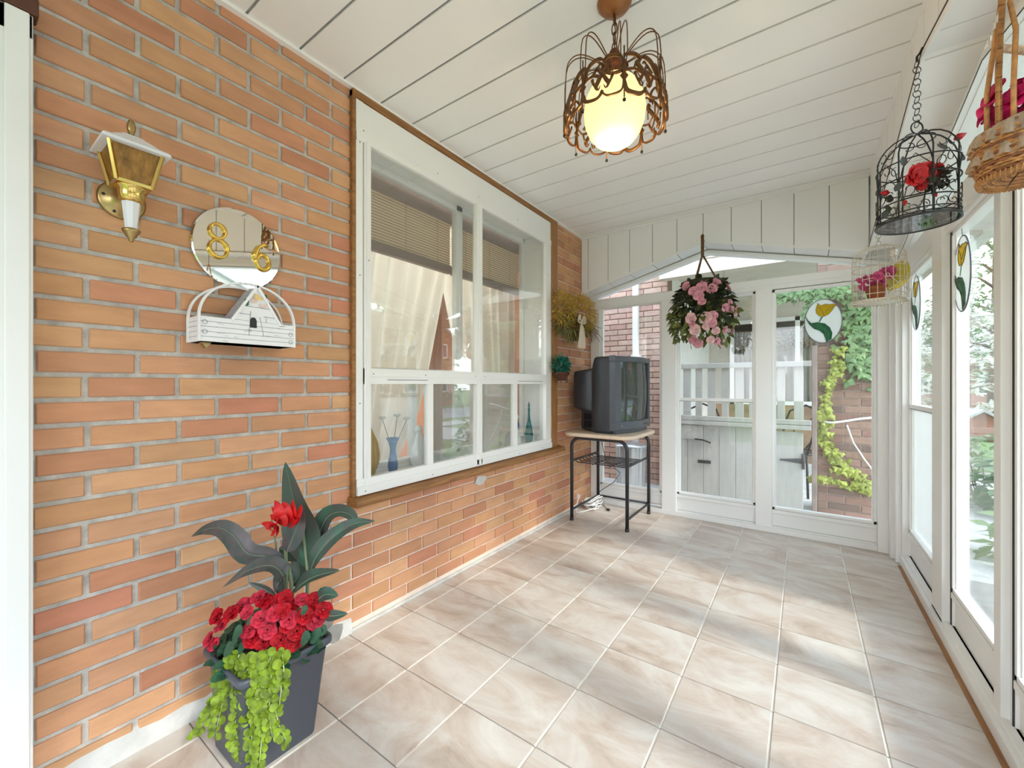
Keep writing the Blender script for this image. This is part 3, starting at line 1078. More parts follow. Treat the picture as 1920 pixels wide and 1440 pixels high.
pr = [(0.026, 2.112), (0.045, 2.10), (0.075, 2.075), (0.094, 2.035), (0.100, 1.995), (0.096, 1.955), (0.082, 1.918), (0.062, 1.893), (0.038, 1.880), (0.016, 1.877), (0.012, 1.872), (0.001, 1.871)]
MB().lathe(pr[::-1], (LX, LY, 0), 96, ripple=0.018, rn=32).build('globe', gm, t)
ll = bpy.data.lights.new('pendant glow', 'POINT')
ll.energy = 2
ll.color = (1.0, 0.70, 0.35)
ll.shadow_soft_size = 0.03
lo = bpy.data.objects.new('pendant_glow', ll)
COL.objects.link(lo)
lo.parent = t
lo.location = (0, 0, 1.80 - 2.36)
R = 0.165
panelm = None
for k in range(8):
    a0 = 2 * PI * k / 8 + 0.15
    mb = MB()

    def cp(u, z, r=R):   # point on the cylinder, u in -1..1 across a panel
        a = a0 + u * PI / 8
        return Vector((LX + r * math.cos(a), LY + r * math.sin(a), z))

    def rr_(z):
        return R - max(0, z - 2.0) * 0.35
    zb, zt = 1.945, 2.075

    def arc(us):
        if len(us) > 3:
            Q = [Vector((u, z, 0)) for u, z in us]
            cl = len(us) > 15
            PP = [Q[-1]] + Q + [Q[0], Q[1]] if cl else [Q[0]] + Q + [Q[-1]]
            out = []
            for i in range(1, len(PP) - 2):
                for q in range(3):
                    t_ = q / 3
                    a_, b_, c_, d_ = PP[i - 1], PP[i], PP[i + 1], PP[i + 2]
                    out.append(0.5 * ((2 * b_) + (c_ - a_) * t_ + (2 * a_ - 5 * b_ + 4 * c_ - d_) * t_ * t_ + (3 * b_ - a_ - 3 * c_ + d_) * t_ ** 3))
            if not cl: out.append(Q[-1])
            us = [(v_.x, v_.y) for v_ in out]
        return [cp(u, z, rr_(z)) for u, z in us]
    ol = [(-0.96, zb + 0.02), (-0.80, zb), (-0.3, zb - 0.006), (-0.06, zb + 0.004), (0, zb + 0.014), (0.06, zb + 0.004), (0.3, zb - 0.006), (0.80, zb), (0.96, zb + 0.02),
          (0.98, 2.01), (0.96, zt - 0.02), (0.80, zt), (0.3, zt + 0.004), (0.06, zt - 0.006), (0, zt - 0.018), (-0.06, zt - 0.006), (-0.3, zt + 0.004), (-0.80, zt), (-0.96, zt - 0.02), (-0.98, 2.01)]
    mb.tube(arc(ol), 0.0062, 6, closed=True, flat=0.5)
    zm = 2.010
    mb.tube(arc([(-0.95, zm), (-0.5, zm + 0.008), (-0.15, zm - 0.004), (0, zm), (0.15, zm + 0.004), (0.5, zm - 0.008), (0.95, zm)]), 0.005, 6, flat=0.5)
    for sx_ in (-1, 1):
        for sz_ in (-1, 1):
            mb.tube(arc([(sx_ * 0.02, zm), (sx_ * 0.16, zm + sz_ * 0.018), (sx_ * 0.30, zm + sz_ * 0.034), (sx_ * 0.18, zm + sz_ * 0.046), (sx_ * 0.08, zm + sz_ * 0.034)]), [0.0055 + 0.0015 * math.sin(PI * i / 12) - 0.004 * (i / 12) ** 3 for i in range(13)], 6, flat=0.5)
            mb.tube(arc([(sx_ * 0.30, zm + sz_ * 0.034), (sx_ * 0.42, zm + sz_ * 0.022), (sx_ * 0.5, zm + sz_ * 0.006)]), [0.005, 0.004, 0.005], 6, flat=0.5)
            mb.tube(arc([(sx_ * 0.98, zm + sz_ * 0.01), (sx_ * 0.86, zm + sz_ * 0.018), (sx_ * 0.98, zm + sz_ * 0.028)]), 0.004, 6, flat=0.5)
    mb.build('filigree_panel', BRZ, t)
for k in range(8):
    a = 2 * PI * (k + 0.5) / 8 + 0.15
    mb = MB()
    for da in (-0.06, 0.06):
        ca, sa = math.cos(a + da), math.sin(a + da)
        pts = []
        for i in range(13):
            q = i / 12
            r = 0.03 + (R - 0.03) * (math.sin(q * PI / 2) ** 0.9)
            z = 2.15 + 0.036 * math.sin(PI * min(1, q * 1.25)) if q < 0.8 else None
            if z is None:
                z = 2.15 - 0.0 * q - (q - 0.8) / 0.2 * 0.09
            pts.append(Vector((LX + r * ca, LY + r * sa, z)))
        pts.append(Vector((LX + R * math.cos(a), LY + R * math.sin(a), 2.0)))
        mb.tube(pts, 0.0019, 5)
    ca, sa = math.cos(a), math.sin(a)
    mb.tube([(LX + R * ca, LY + R * sa, 2.08), (LX + (R + .002) * ca, LY + (R + .002) * sa, 1.925)], 0.0024, 6)
    rb = mb.build('rib', BRZ, t)
    MB().ball((LX + (R + .002) * ca, LY + (R + .002) * sa, 1.918), 0.0055, 8).build('bead', BLACKM, rb)

# ------------------------------------------------------------------ wall lantern
t = thing('wall_lantern', 'brass and white wall lantern with amber glass on the brick wall', 'lantern', (0, 0.316, 1.60))
RX = Matrix.Rotation(PI / 2, 3, 'Y')
mb = MB().lathe([(0.052, 0.0), (0.053, 0.006), (0.048, 0.010), (0.030, 0.013), (0.026, 0.02), (0.014, 0.026), (0.010, 0.06)], (0.0, 0.316, 1.60), 32, M=RX)
bp_ = mb.build('back_plate', ABRASS, t)
for k in range(5):
    a = 0.5 + k * 2 * PI / 5
    MB().ball((0.0105, 0.316 + 0.040 * math.cos(a), 1.60 + 0.040 * math.sin(a)), 0.0042, 8).build('screw_head', mat('dark screw', (0.04, 0.035, 0.03), 0.4, 0.5), bp_)
lx, ly = 0.100, 0.316
MB().tube([(0.02, ly, 1.60), (0.06, ly, 1.585), (0.085, ly, 1.575)], 0.009, 8).build('arm', ABRASS, t)
MB().lathe([(0.018, 1.570), (0.027, 1.576), (0.030, 1.59), (0.029, 1.60), (0.036, 1.607), (0.038, 1.613)], (lx, ly, 0), 8).build('brass_collar', BRASS, t)


def frust(mb, zb, zt, hb, ht, mi=0):
    vs = [(lx + a * h, ly + b * h, z) for z, h in ((zb, hb), (zt, ht)) for a, b in ((-1, -1), (1, -1), (1, 1), (-1, 1))]
    return mb.add(vs, [(0, 3, 2, 1), (4, 5, 6, 7), (0, 1, 5, 4), (1, 2, 6, 5), (2, 3, 7, 6), (3, 0, 4, 7)], False, None, mi)


AM = colglass('amber lantern glass', (0.42, 0.20, 0.03))
frust(MB(), 1.616, 1.702, 0.034, 0.051).build('amber_pane', mat('amber textured glass', (0.45, 0.23, 0.05), 0.12, var=0.5, vscale=50, bump=1.0, bscale=180, trans=0.35, stretch=(1, 1, .5)), t)
mb = MB()
for a in (-1, 1):
    for b2 in (-1, 1):
        mb.bar((lx + a * 0.036, ly + b2 * 0.036, 1.612), (lx + a * 0.054, ly + b2 * 0.054, 1.704), 0.008, 0.008, up=(a, b2, 0))
frust(mb, 1.609, 1.618, 0.037, 0.039)
mb.build('brass_frame', BRASS, t, bev=0.001)
mb = MB()
frust(mb, 1.702, 1.712, 0.071, 0.068)
frust(mb, 1.712, 1.722, 0.068, 0.050)
frust(mb, 1.722, 1.742, 0.050, 0.026)
frust(mb, 1.742, 1.748, 0.026, 0.020)
mb.build('roof_cap', mat('white enamel', (0.75, 0.76, 0.80), 0.25), t, bev=0.003)
MB().lathe([(0.006, 1.746), (0.010, 1.750), (0.005, 1.756), (0.009, 1.768), (0.010, 1.780), (0.006, 1.794), (0.001, 1.798)], (lx, ly, 0), 14).build('finial', ABRASS, t)
MB().lathe([(0.011, 1.500), (0.013, 1.50), (0.020, 1.570), (0.018, 1.571)], (lx, ly, 0), 8, smooth=False).build('white_stem', MATS['white enamel'], t)
MB().lathe([(0.001, 1.462), (0.005, 1.465), (0.006, 1.473), (0.012, 1.478), (0.014, 1.484), (0.019, 1.490), (0.020, 1.496), (0.010, 1.501)], (lx, ly, 0), 18).build('bottom_finial', ABRASS, t)

# ------------------------------------------------------------------ mirror plaque with the number
t = thing('number_plaque', 'round frameless mirror plaque with raised gold digits 8 and 6', 'plaque', (0, 0.615, 1.54))
MIR = mat('mirror silver', (0.86, 0.88, 0.87), 0.015, 1.0)
MB().lathe([(0.136, 0.0), (0.138, 0.002), (0.138, 0.006), (0.134, 0.009)], (0.002, 0.615, 1.54), 72, M=RX, smooth=False).build('mirror_disc', MIR, t)
GOLD = mat('gold digit', (0.70, 0.46, 0.10), 0.22, 1.0)


def strokes(paths, cy, cz, name, x=0.016):
    mb = MB()
    for pts, rs, cl in paths:
        P3 = [Vector((x, cy + u, cz + v)) for u, v in pts]
        mb.tube(P3, rs, 8, closed=cl, flat=1.0)
    return mb.build(name, GOLD, t)


def ell(cx, cy, rx, ry, w0, w1, n=28):
    pts, rs = [], []
    for i in range(n):
        a = 2 * PI * i / n
        pts.append((cx + rx * math.cos(a), cy + ry * math.sin(a)))
        rs.append(w0 + (w1 - w0) * abs(math.sin(a + 0.9)) ** 2)
    return pts, rs


p1, r1 = ell(-0.001, 0.030, 0.022, 0.024, 0.0050, 0.0066)
p2, r2 = ell(0.002, -0.027, 0.026, 0.029, 0.0050, 0.0072)
strokes([(p1, r1, True), (p2, r2, True)], 0.550, 1.552, 'digit_eight')
p2, r2 = ell(0.001, -0.016, 0.021, 0.026, 0.0095, 0.0055)
arcp = [(-0.025 + 0.0, -0.014), (-0.024, 0.010), (-0.014, 0.034), (0.004, 0.048), (0.018, 0.045)]
strokes([(p2, r2, True), (arcp, [0.0095, 0.0095, 0.0075, 0.005, 0.0055], False)], 0.688, 1.528, 'digit_six')

# ------------------------------------------------------------------ white wall planter shaped like a log cabin
t = thing('wall_planter', 'white log cabin shaped wall planter with arched handles, below the mirror', 'planter', (0, 0.61, 1.205))
PW = mat('white painted wood', (0.82, 0.82, 0.84), 0.5, var=0.03, vscale=20)
INK = mat('grey ink lines', (0.28, 0.28, 0.32), 0.7)
y0, y1, z0, z1, xf = 0.468, 0.756, 1.206, 1.284, 0.105
mb = MB()
nl = 5
for i in range(nl):
    a, b2 = z0 + (z1 - z0) * i / nl, z0 + (z1 - z0) * (i + 1) / nl
    mb.box(xf - 0.007, y0, a + 0.0008, xf, y1, b2 - 0.0008)
    mb.box(0.004, y0, a + 0.0008, xf - 0.007, y0 + 0.007, b2 - 0.0008)
    mb.box(0.004, y1 - 0.007, a + 0.0008, xf - 0.007, y1, b2 - 0.0008)
mb.box(0.004, y0 + 0.004, z0, xf - 0.006, y1 - 0.004, z0 + 0.006)
mb.box(0.004, y0 + 0.006, z0, xf - 0.006, y1 - 0.006, z0 + .004)
mb.box(0.002, y0, z0, 0.006, y1, z1)
for i in range(1, nl):
    z = z0 + (z1 - z0) * i / nl
    mb.box(xf - 0.003, y0 + 0.004, z - 0.0006, xf - 0.0004, y1 - 0.004, z + 0.0006, mi=1)
    mb.box(0.01, y0 + 0.0004, z - 0.0006, xf - 0.01, y0 + 0.003, z + 0.0006, mi=1)
for (yy, zz) in ((y0 + 0.016, z0 + 0.060), (y0 + 0.016, z0 + 0.030), (y1 - 0.014, z0 + 0.045), (y1 - 0.014, z0 + 0.018)):
    mb.tube(circ((xf + 0.0005, yy, zz), 0.0065, u=(0, 1, 0), n=12), 0.0008, 5, closed=True, mi=1)
rnd = random.Random(11)
for i in range(16):   # pencil like grain strokes of the logs
    yy, zz = rnd.uniform(y0 + 0.03, y1 - 0.05), rnd.uniform(z0 + 0.006, z1 - 0.006)
    mb.tube([(xf + 0.0003, yy, zz), (xf + 0.0005, yy + rnd.uniform(0.008, 0.022), zz + rnd.uniform(-0.003, 0.003))], 0.0004, 4, mi=1)
mb.build('log_box', [PW, INK], t)
for nm, xx, rr2 in (('arched_handle', xf - 0.003, 0.0), ('arched_handle', 0.012, 0.0)):
    cy_ = (y0 + y1) / 2
    pts = [Vector((xx, cy_ - 0.143 * math.cos(PI * i / 28), z1 - 0.006 + 0.128 * math.sin(PI * i / 28) ** 0.9)) for i in range(29)]
    mb = MB()
    for a, b2 in zip(pts, pts[1:]):
        mb.bar(a, b2 + (b2 - a) * 0.05, 0.010, 0.006, up=(b2 - a).cross(Vector((1, 0, 0))))
    mb.bar((xx, y0 + 0.001, z0), (xx, y0 + 0.001, z1), 0.012, 0.006, up=(0, 1, 0))
    mb.bar((xx, y1 - 0.001, z0), (xx, y1 - 0.001, z1), 0.012, 0.006, up=(0, 1, 0))
    mb.build(nm, PW, t)
mb = MB()   # A-frame cabin front
ap = (0.618, 1.403)
mb.prism([(0.568, z1 - 0.002), (0.690, z1 - 0.03), (0.690, z1 - 0.002), ap] if False else [(0.560, z1), (0.700, z1), (0.632, 1.398)], lambda u, v, w: (w, u, v), xf - 0.006, xf - 0.001)
mb.bar((xf + 0.002, 0.556, z1 - 0.004), (xf + 0.002, 0.633, 1.404), 0.008, 0.007, up=(1, 0, 0))
mb.bar((xf + 0.002, 0.706, z1 - 0.006), (xf + 0.002, 0.631, 1.404), 0.008, 0.007, up=(1, 0, 0))
for (a, b2, c, d) in ((0.588, 1.332, 0.684, 1.330), (0.575, 1.305, 0.612, 1.305), (0.652, 1.303, 0.690, 1.302), (0.66, 1.303, 0.66, 1.284), (0.612, 1.316, 0.606, 1.235), (0.640, 1.30, 0.652, 1.235)):
    mb.tube([(xf + 0.0006, a, b2), (xf + 0.0006, c, d)], 0.0007, 4, mi=1)
cab = mb.build('cabin_front', [PW, INK], t)
MB().prism([(0.620 + 0.010 * math.cos(a_), 1.283 + 0.014 * math.sin(a_)) for a_ in [PI * i / 8 for i in range(9)]] + [(0.610, 1.262), (0.630, 1.262)], lambda u, v, w: (w, u, v), xf - 0.001, xf + 0.0012).build('door_opening', mat('dark opening', (0.02, 0.02, 0.025), 0.6), cab)
mb = MB()
GL = mat('painted dark green leaf', (0.02, 0.14, 0.07), 0.5)
YL = mat('painted yellow petal', (0.75, 0.55, 0.22), 0.5)
PL = mat('painted peach petal', (0.75, 0.55, 0.48), 0.5)
for k, (yy, zz, l, a_, mi) in enumerate([(0.605, 1.342, 0.018, 2.4, 0), (0.650, 1.365, 0.018, 0.9, 0), (0.632, 1.358, 0.020, 1.9, 1), (0.632, 1.358, 0.018, 0.5, 1), (0.630, 1.356, 0.020, 3.6, 2), (0.640, 1.345, 0.018, 5.4, 2), (0.655, 1.338, 0.014, 0.2, 2), (0.600, 1.345, 0.014, 4.6, 0), (0.660, 1.352, 0.014, 5.6, 0)]):
    mb.leaf([(xf + 0.001, yy, zz), (xf + 0.004, yy + l * .5 * math.cos(a_), zz + l * .5 * math.sin(a_)), (xf + 0.002, yy + l * math.cos(a_), zz + l * math.sin(a_))], (1, 0, 0), l * 0.8, mi=mi)
mb.build('painted_flower', [GL, YL, PL], cab)
mb = MB()
mb.add([(xf - 0.006, 0.560, z1), (xf - 0.006, 0.632, 1.398), (0.012, 0.632, 1.398), (0.012, 0.560, z1), (xf - 0.006, 0.700, z1), (0.012, 0.700, z1)], [(0, 1, 2, 3), (1, 4, 5, 2)])
mb.build('cabin_roof', mat('grey shingle', (0.42, 0.42, 0.46), 0.7, var=0.3, vscale=60, stretch=(3, 1, 1)), t, solid=0.003)
MB().prism([(0.485, 1.206), (0.512, 1.206), (0.497, 1.188)], lambda u, v, w: (w, u, v), 0.05, 0.075).build('corner_tab', ABRASS, t)

# ------------------------------------------------------------------ petals and leaves shared by the plants
LEAFD = mat('dark green leaf', (0.020, 0.055, 0.030), 0.45, var=0.3, vscale=30, trans=0.15)


def flower_mesh(name, m, n_in=5, r=0.02, ruf=0.3, petals=((6, 1.0, 0.25), (5, 0.72, 0.65), (4, 0.45, 1.05)), seed=1):
    """double blossom facing +Z"""
    rnd = random.Random(seed)
    mb = MB()
    for (n, f, tilt) in petals:
        ph = rnd.uniform(0, 6)
        for k in range(n):
            a = ph + 2 * PI * k / n + rnd.uniform(-0.15, 0.15)
            d = Vector((math.cos(a), math.sin(a), 0))
            L = r * f * rnd.uniform(0.9, 1.12)
            tl = tilt + rnd.uniform(-0.12, 0.12)
            b_ = Vector((0, 0, 0)) + d * 0.12 * r
            mid = d * L * 0.55 * math.cos(tl) + Vector((0, 0, L * 0.55 * math.sin(tl) + 0.08 * r))
            tip = d * L * math.cos(tl * 0.8) + Vector((0, 0, L * math.sin(tl * 0.8)))
            up = Vector((0, 0, 1)) * math.cos(tl) - d * math.sin(tl)
            mb.leaf([b_, mid, tip], up, L * 1.05, na=4, fold=0.25, wave=0.12, prof=lambda u: max(0.0, math.sin(PI * min(1, 0.12 + u * 0.80)) ** 0.6) if u < 1 else 0.3)
    o = mb.build(name, m)
    me = o.data
    bpy.data.objects.remove(o)
    return me


def face_rot(d, spin=0.0):
    return (Vector(d).to_track_quat('Z', 'Y').to_matrix() @ Matrix.Rotation(spin, 3, 'Z')).to_euler()


TOCAM = Vector((SN, -CS, 0.15))

# ------------------------------------------------------------------ flower pot with canna, begonias and creeping jenny
t = thing('planter_pot', 'slate grey square planter with red canna, red begonias and trailing lime creeper', 'potted plant', (0.285, 0.585, 0.0))
POTM = mat('slate grey plastic', (0.060, 0.068, 0.088), 0.42, var=0.05, vscale=5)


def rsq(cx, cy, h, r, z, n=4):
    out = []
    for q, (sx_, sy_) in enumerate(((1, 1), (-1, 1), (-1, -1), (1, -1))):
        for i in range(n + 1):
            a = q * PI / 2 + (PI / 2) * i / n
            out.append((cx + sx_ * (h - r) + r * math.cos(a), cy + sy_ * (h - r) + r * math.sin(a), z))
    return out


def rings(mb, L, cap0=True, cap1=True, smooth=True):
    n = len(L[0])
    vs = [p for ring in L for p in ring]
    fs = []
    for i in range(len(L) - 1):
        for k in range(n):
            l = (k + 1) % n
            fs.append((i * n + k, i * n + l, (i + 1) * n + l, (i + 1) * n + k))
    mb.add(vs, fs, smooth)
    o = len(mb.v) - len(vs)
    if cap0:
        mb.f.append([o + k for k in range(n - 1, -1, -1)]); mb.sm.append(False); mb.c.append(None); mb.mi.append(0)
    if cap1:
        mb.f.append([o + (len(L) - 1) * n + k for k in range(n)]); mb.sm.append(False); mb.c.append(None); mb.mi.append(0)
    return mb


cx, cy = 0.285, 0.590
L = [rsq(cx, cy, h, r, z) if z > 0.1 else rsq(cx - 0.016, cy - 0.003, h, r, z) for h, r, z in ((0.099, 0.014, 0.0), (0.101, 0.015, 0.004), (0.118, 0.016, 0.268), (0.120, 0.017, 0.270), (0.128, 0.020, 0.278), (0.132, 0.022, 0.283),
                                          (0.132, 0.022, 0.295), (0.129, 0.020, 0.300), (0.122, 0.017, 0.300), (0.116, 0.014, 0.290), (0.112, 0.013, 0.255))]
rings(MB(), L).build('pot', POTM, t)
rings(MB(), [rsq(cx, cy, 0.112, 0.012, 0.255), rsq(cx, cy, 0.108, 0.012, 0.268), rsq(cx, cy, 0.05, 0.012, 0.280)]).build('soil', mat('potting soil', (0.03, 0.02, 0.015), 0.95, bump=1, bscale=60), t)

CAN1 = mat('canna leaf green', (0.030, 0.115, 0.068), 0.42, var=0.35, vscale=14, trans=0.12, stretch=(3, 3, .6), col2=(0.075, 0.060, 0.060))
CAN2 = mat('canna leaf purple', (0.125, 0.090, 0.098), 0.42, var=0.35, vscale=12, trans=0.10, stretch=(3, 3, .6), col2=(0.045, 0.075, 0.062))
STM = mat('canna stem', (0.16, 0.20, 0.11), 0.5)


def cr(pts, dz=None, z=1.24):
    """points noted in a 2.4x close-up of the plant"""
    return [at(340 + p[0] / 2.4, 840 + p[1] / 2.4, p[2] if len(p) > 2 else z) for p in pts]


LV = [
    ([(572, 545, 1.24), (560, 440, 1.25), (530, 330, 1.27), (500, 210, 1.28), (468, 62, 1.27)], 0.128, CAN1, TOCAM + Vector((-.25, -.2, 0)), 0.10),
    ([(480, 520, 1.24), (390, 488, 1.22), (300, 475, 1.21), (240, 400, 1.22), (180, 362, 1.23), (105, 368, 1.24), (45, 398, 1.25)], 0.062, CAN2, (0.4, -0.6, 0.6), 0.2),
    ([(465, 650, 1.23), (455, 570, 1.19), (400, 528, 1.17), (300, 552, 1.15), (185, 628, 1.14)], 0.058, CAN2, (0.3, -0.4, 0.9), 0.25),
    ([(572, 540, 1.25), (605, 430, 1.26), (650, 320, 1.28), (710, 288, 1.30), (765, 305, 1.31), (797, 360, 1.31)], 0.062, CAN1, (0.3, -0.5, 0.8), 0.3),
    ([(580, 556, 1.24), (612, 480, 1.23), (690, 395, 1.24), (780, 340, 1.26), (872, 328, 1.28)], 0.048, CAN1, (0.3, -0.9, 0.2), 0.35),
    ([(492, 664, 1.22), (545, 610, 1.19), (610, 575, 1.18), (715, 550, 1.19)], 0.056, CAN1, (0.2, -0.5, 0.9), 0.3),
    ([(430, 668, 1.24), (370, 632, 1.24), (302, 605, 1.24)], 0.024, CAN2, (0.3, -0.9, 0.3), 0.2),
    ([(495, 620, 1.27), (530, 560, 1.28), (510, 470, 1.29)], 0.075, CAN1, TOCAM, 0.1),
    ([(475, 470, 1.22), (515, 370, 1.21), (548, 268, 1.22)], 0.052, CAN2, (0.9, -0.5, 0.1), 0.5),
    ([(440, 450, 1.28), (500, 470, 1.29), (560, 500, 1.28)], 0.06, CAN1, (0.3, -0.7, 0.6), 0.2),
    ([(600, 700, 1.20), (645, 660, 1.19), (708, 665, 1.19)], 0.045, CAN1, (0.3, -0.6, 0.7), 0.2),
    ([(640, 755, 1.16), (690, 755, 1.15), (750, 745, 1.15)], 0.030, CAN1, (0.3, -0.6, 0.7), 0.2),
    ([(430, 560, 1.25), (440, 620, 1.23), (450, 670, 1.23)], 0.03, CAN2, TOCAM, 0.4),
]
for pts, w, m, up, fold in LV:
    prf = lambda u: (max(0, math.sin(PI * u ** 0.75)) ** 0.75 if u > 0 else 0)
    lf_ = MB().leaf(cr(pts), up, w, na=6, fold=fold, wave=0.10, prof=prf)
    n_ = len(lf_.v) // 7
    mid_ = [Vector(lf_.v[i * 7 + 3]) for i in range(n_)]
    co = lf_.build('canna_leaf', m, t)
    rib_ = MB()
    for sd_ in (1, -1):
        off_ = (CAM - mid_[n_ // 2]).normalized() * 0.0012
        rib_.tube([p + off_ for p in mid_], [0.0022 * (1 - .8 * i / n_) for i in range(n_)], 5)
        break
    rib_.build('midrib', mat('pale leaf rib', (0.16, 0.20, 0.13), 0.5), co)
for pts, r in (([(470, 700, 1.23), (473, 560, 1.23), (470, 450, 1.23), (462, 400, 1.225)], 0.0055), ([(565, 700, 1.22), (570, 560, 1.235), (556, 430, 1.25), (540, 330, 1.26)], 0.005),
               ([(428, 480, 1.25), (424, 430, 1.24), (418, 395, 1.24)], 0.0022), ([(500, 690, 1.24), (494, 600, 1.24), (480, 520, 1.24)], 0.006)):
    MB().tube(cr(pts), r, 8).build('canna_stem', STM, t)
RED = mat('scarlet petal', (0.62, 0.008, 0.010), 0.45, var=0.25, vscale=40, trans=0.25)
mb = MB()
rnd = random.Random(21)
for (bx_, by_, tx_, ty_, w) in [(455, 345, 420, 235, .036), (465, 345, 460, 240, .040), (480, 345, 500, 232, .036), (490, 345, 540, 255, .036), (480, 350, 530, 310, .030), (450, 350, 405, 265, .03),
                                (430, 340, 400, 300, .026), (425, 350, 360, 340, .026), (415, 350, 378, 362, .022), (420, 350, 400, 395, .022), (430, 350, 425, 400, .018), (470, 350, 485, 300, .034), (455, 350, 440, 290, .034)]:
    z = 1.205 + rnd.uniform(-0.015, 0.012)
    mb.leaf(cr([(bx_, by_, 1.215), ((bx_ + tx_) / 2 + 6, (by_ + ty_) / 2, z - 0.014), (tx_, ty_, z)]), TOCAM + Vector((rnd.uniform(-.5, .5), 0, rnd.uniform(-.3, .3))), w, fold=rnd.uniform(-.3, .4), wave=0.15)
mb.build('canna_flower', RED, t)
# begonias
BR1 = mat('begonia red', (0.36, 0.003, 0.010), 0.55, var=0.4, vscale=60, trans=0.12, spec=0.2)
BR2 = mat('begonia coral pink', (0.46, 0.022, 0.045), 0.55, var=0.4, vscale=60, trans=0.12, spec=0.2)
fm = [flower_mesh('begonia_blossom', m, r=0.023, seed=s_) for s_, m in ((1, BR1), (2, BR2), (3, BR1), (4, BR2))]
BLS = [(150, 885), (192, 795), (165, 760), (130, 860), (230, 745), (280, 712), (300, 740), (348, 675), (378, 690), (400, 715), (440, 690), (470, 675), (360, 770), (390, 820), (325, 860), (312, 820), (372, 875), (450, 865), (485, 775),
       (520, 825), (495, 715), (545, 685), (600, 690), (640, 730), (605, 785), (460, 735), (560, 760), (425, 745), (505, 870), (575, 700), (620, 760), (480, 800)]
rnd = random.Random(2)
for i, (bx_, by_) in enumerate(BLS):
    q = (bx_ - 110) / 560
    z = 1.20 - 0.05 * math.sin(PI * q) + (0.04 if by_ < 720 else 0) - 0.03 * q
    p = cr([(bx_, by_, z)])[0]
    d = (p - Vector((0.30, 0.59, 0.22))).normalized() + TOCAM * 0.8 + Vector((rnd.uniform(-.3, .3), rnd.uniform(-.3, .3), 0.1))
    left = bx_ < 420 and i % 2
    inst('begonia_blossom', fm[(1 if left else (0 if i % 3 else 3)) if not left else (1 if i % 4 else 3)], t, p, face_rot(d, i * 1.3), rnd.uniform(0.85, 1.15))
BEGL = mat('begonia leaf', (0.03, 0.10, 0.055), 0.4, var=0.3, vscale=20, trans=0.15)
mb = MB()
rnd = random.Random(8)
for i in range(150):
    a = rnd.uniform(0, 2 * PI)
    r = math.sqrt(rnd.random())
    px_, py_ = r * 0.155 * math.cos(a), r * 0.150 * math.sin(a)
    z = 0.285 + 0.105 * (1 - r * r) + rnd.uniform(-0.02, 0.01)
    c = Vector((0.285 + px_, 0.590 + py_, z))
    d = Vector((math.cos(a + rnd.uniform(-1, 1)), math.sin(a + rnd.uniform(-1, 1)), rnd.uniform(-0.1, 0.5))).normalized()
    s_ = rnd.uniform(0.020, 0.036)
    mb.leaf([c - d * s_ * .5, c + Vector((0, 0, 0.004)), c + d * s_ * .6], (math.cos(a) * .5, math.sin(a) * .5, 1), s_ * 1.1, fold=0.25, prof=lambda u: math.sin(PI * u) ** 0.5 if 0 < u < 1 else 0)
for (bx_, by_, s_) in [(255, 830, .030), (215, 905, .03), (560, 855, .028), (600, 850, .026), (615, 835, .024), (640, 820, .022), (270, 900, .024), (310, 775, .02), (480, 920, .022), (240, 870, .02), (555, 730, .02)]:
    c = cr([(bx_, by_, 1.13 if bx_ < 500 else 1.10)])[0]
    d = Vector((0.7, 0.2, 0.2)).normalized()
    mb.leaf([c - d * s_ * .6, c, c + d * s_ * .6], TOCAM + Vector((0, 0, .6)), s_ * 1.25, fold=0.2, prof=lambda u: math.sin(PI * u) ** 0.5 if 0 < u < 1 else 0)
mb.build('begonia_leaves', BEGL, t)
JEN = mat('lime green creeper leaf', (0.165, 0.245, 0.014), 0.5, var=0.6, vscale=40, trans=0.15, spec=0.3)
JST = mat('creeper stem', (0.50, 0.60, 0.25), 0.5)
ST = [
    [(240, 940, 1.14), (190, 1060, 1.16), (140, 1180, 1.17), (60, 1290, 1.18)],
    [(230, 950, 1.13), (200, 1080, 1.14), (175, 1190, 1.15), (155, 1285, 1.15)],
    [(290, 950, 1.12), (262, 1080, 1.12), (250, 1200, 1.12), (252, 1300, 1.12), (270, 1400, 1.12)],
    [(300, 940, 1.11), (300, 1060, 1.10), (305, 1180, 1.10), (318, 1320, 1.10), (320, 1430, 1.10)],
    [(340, 930, 1.10), (335, 1080, 1.09), (340, 1250, 1.09), (336, 1432, 1.09)],
    [(370, 930, 1.09), (378, 1060, 1.08), (372, 1200, 1.08), (360, 1320, 1.08), (350, 1440, 1.08)],
    [(400, 925, 1.08), (405, 1040, 1.07), (418, 1160, 1.07), (440, 1250, 1.07), (480, 1330, 1.07)],
    [(430, 920, 1.07), (445, 1000, 1.06), (450, 1090, 1.06), (440, 1160, 1.06)],
    [(260, 930, 1.12), (230, 1020, 1.13), (225, 1080, 1.13), (150, 1150, 1.15), (100, 1240, 1.16)],
    [(455, 930, 1.06), (462, 1000, 1.05), (460, 1060, 1.05)],
    [(390, 930, 1.08), (398, 1100, 1.07), (395, 1220, 1.07), (410, 1300, 1.07)],
    [(320, 940, 1.10), (275, 1050, 1.11), (270, 1150, 1.11), (235, 1260, 1.12), (240, 1350, 1.12)],
    [(200, 960, 1.15), (175, 1010, 1.16), (165, 1060, 1.16)],
    [(355, 935, 1.09), (350, 1000, 1.085), (352, 1160, 1.085), (380, 1280, 1.08)],
]
rnd = random.Random(31)
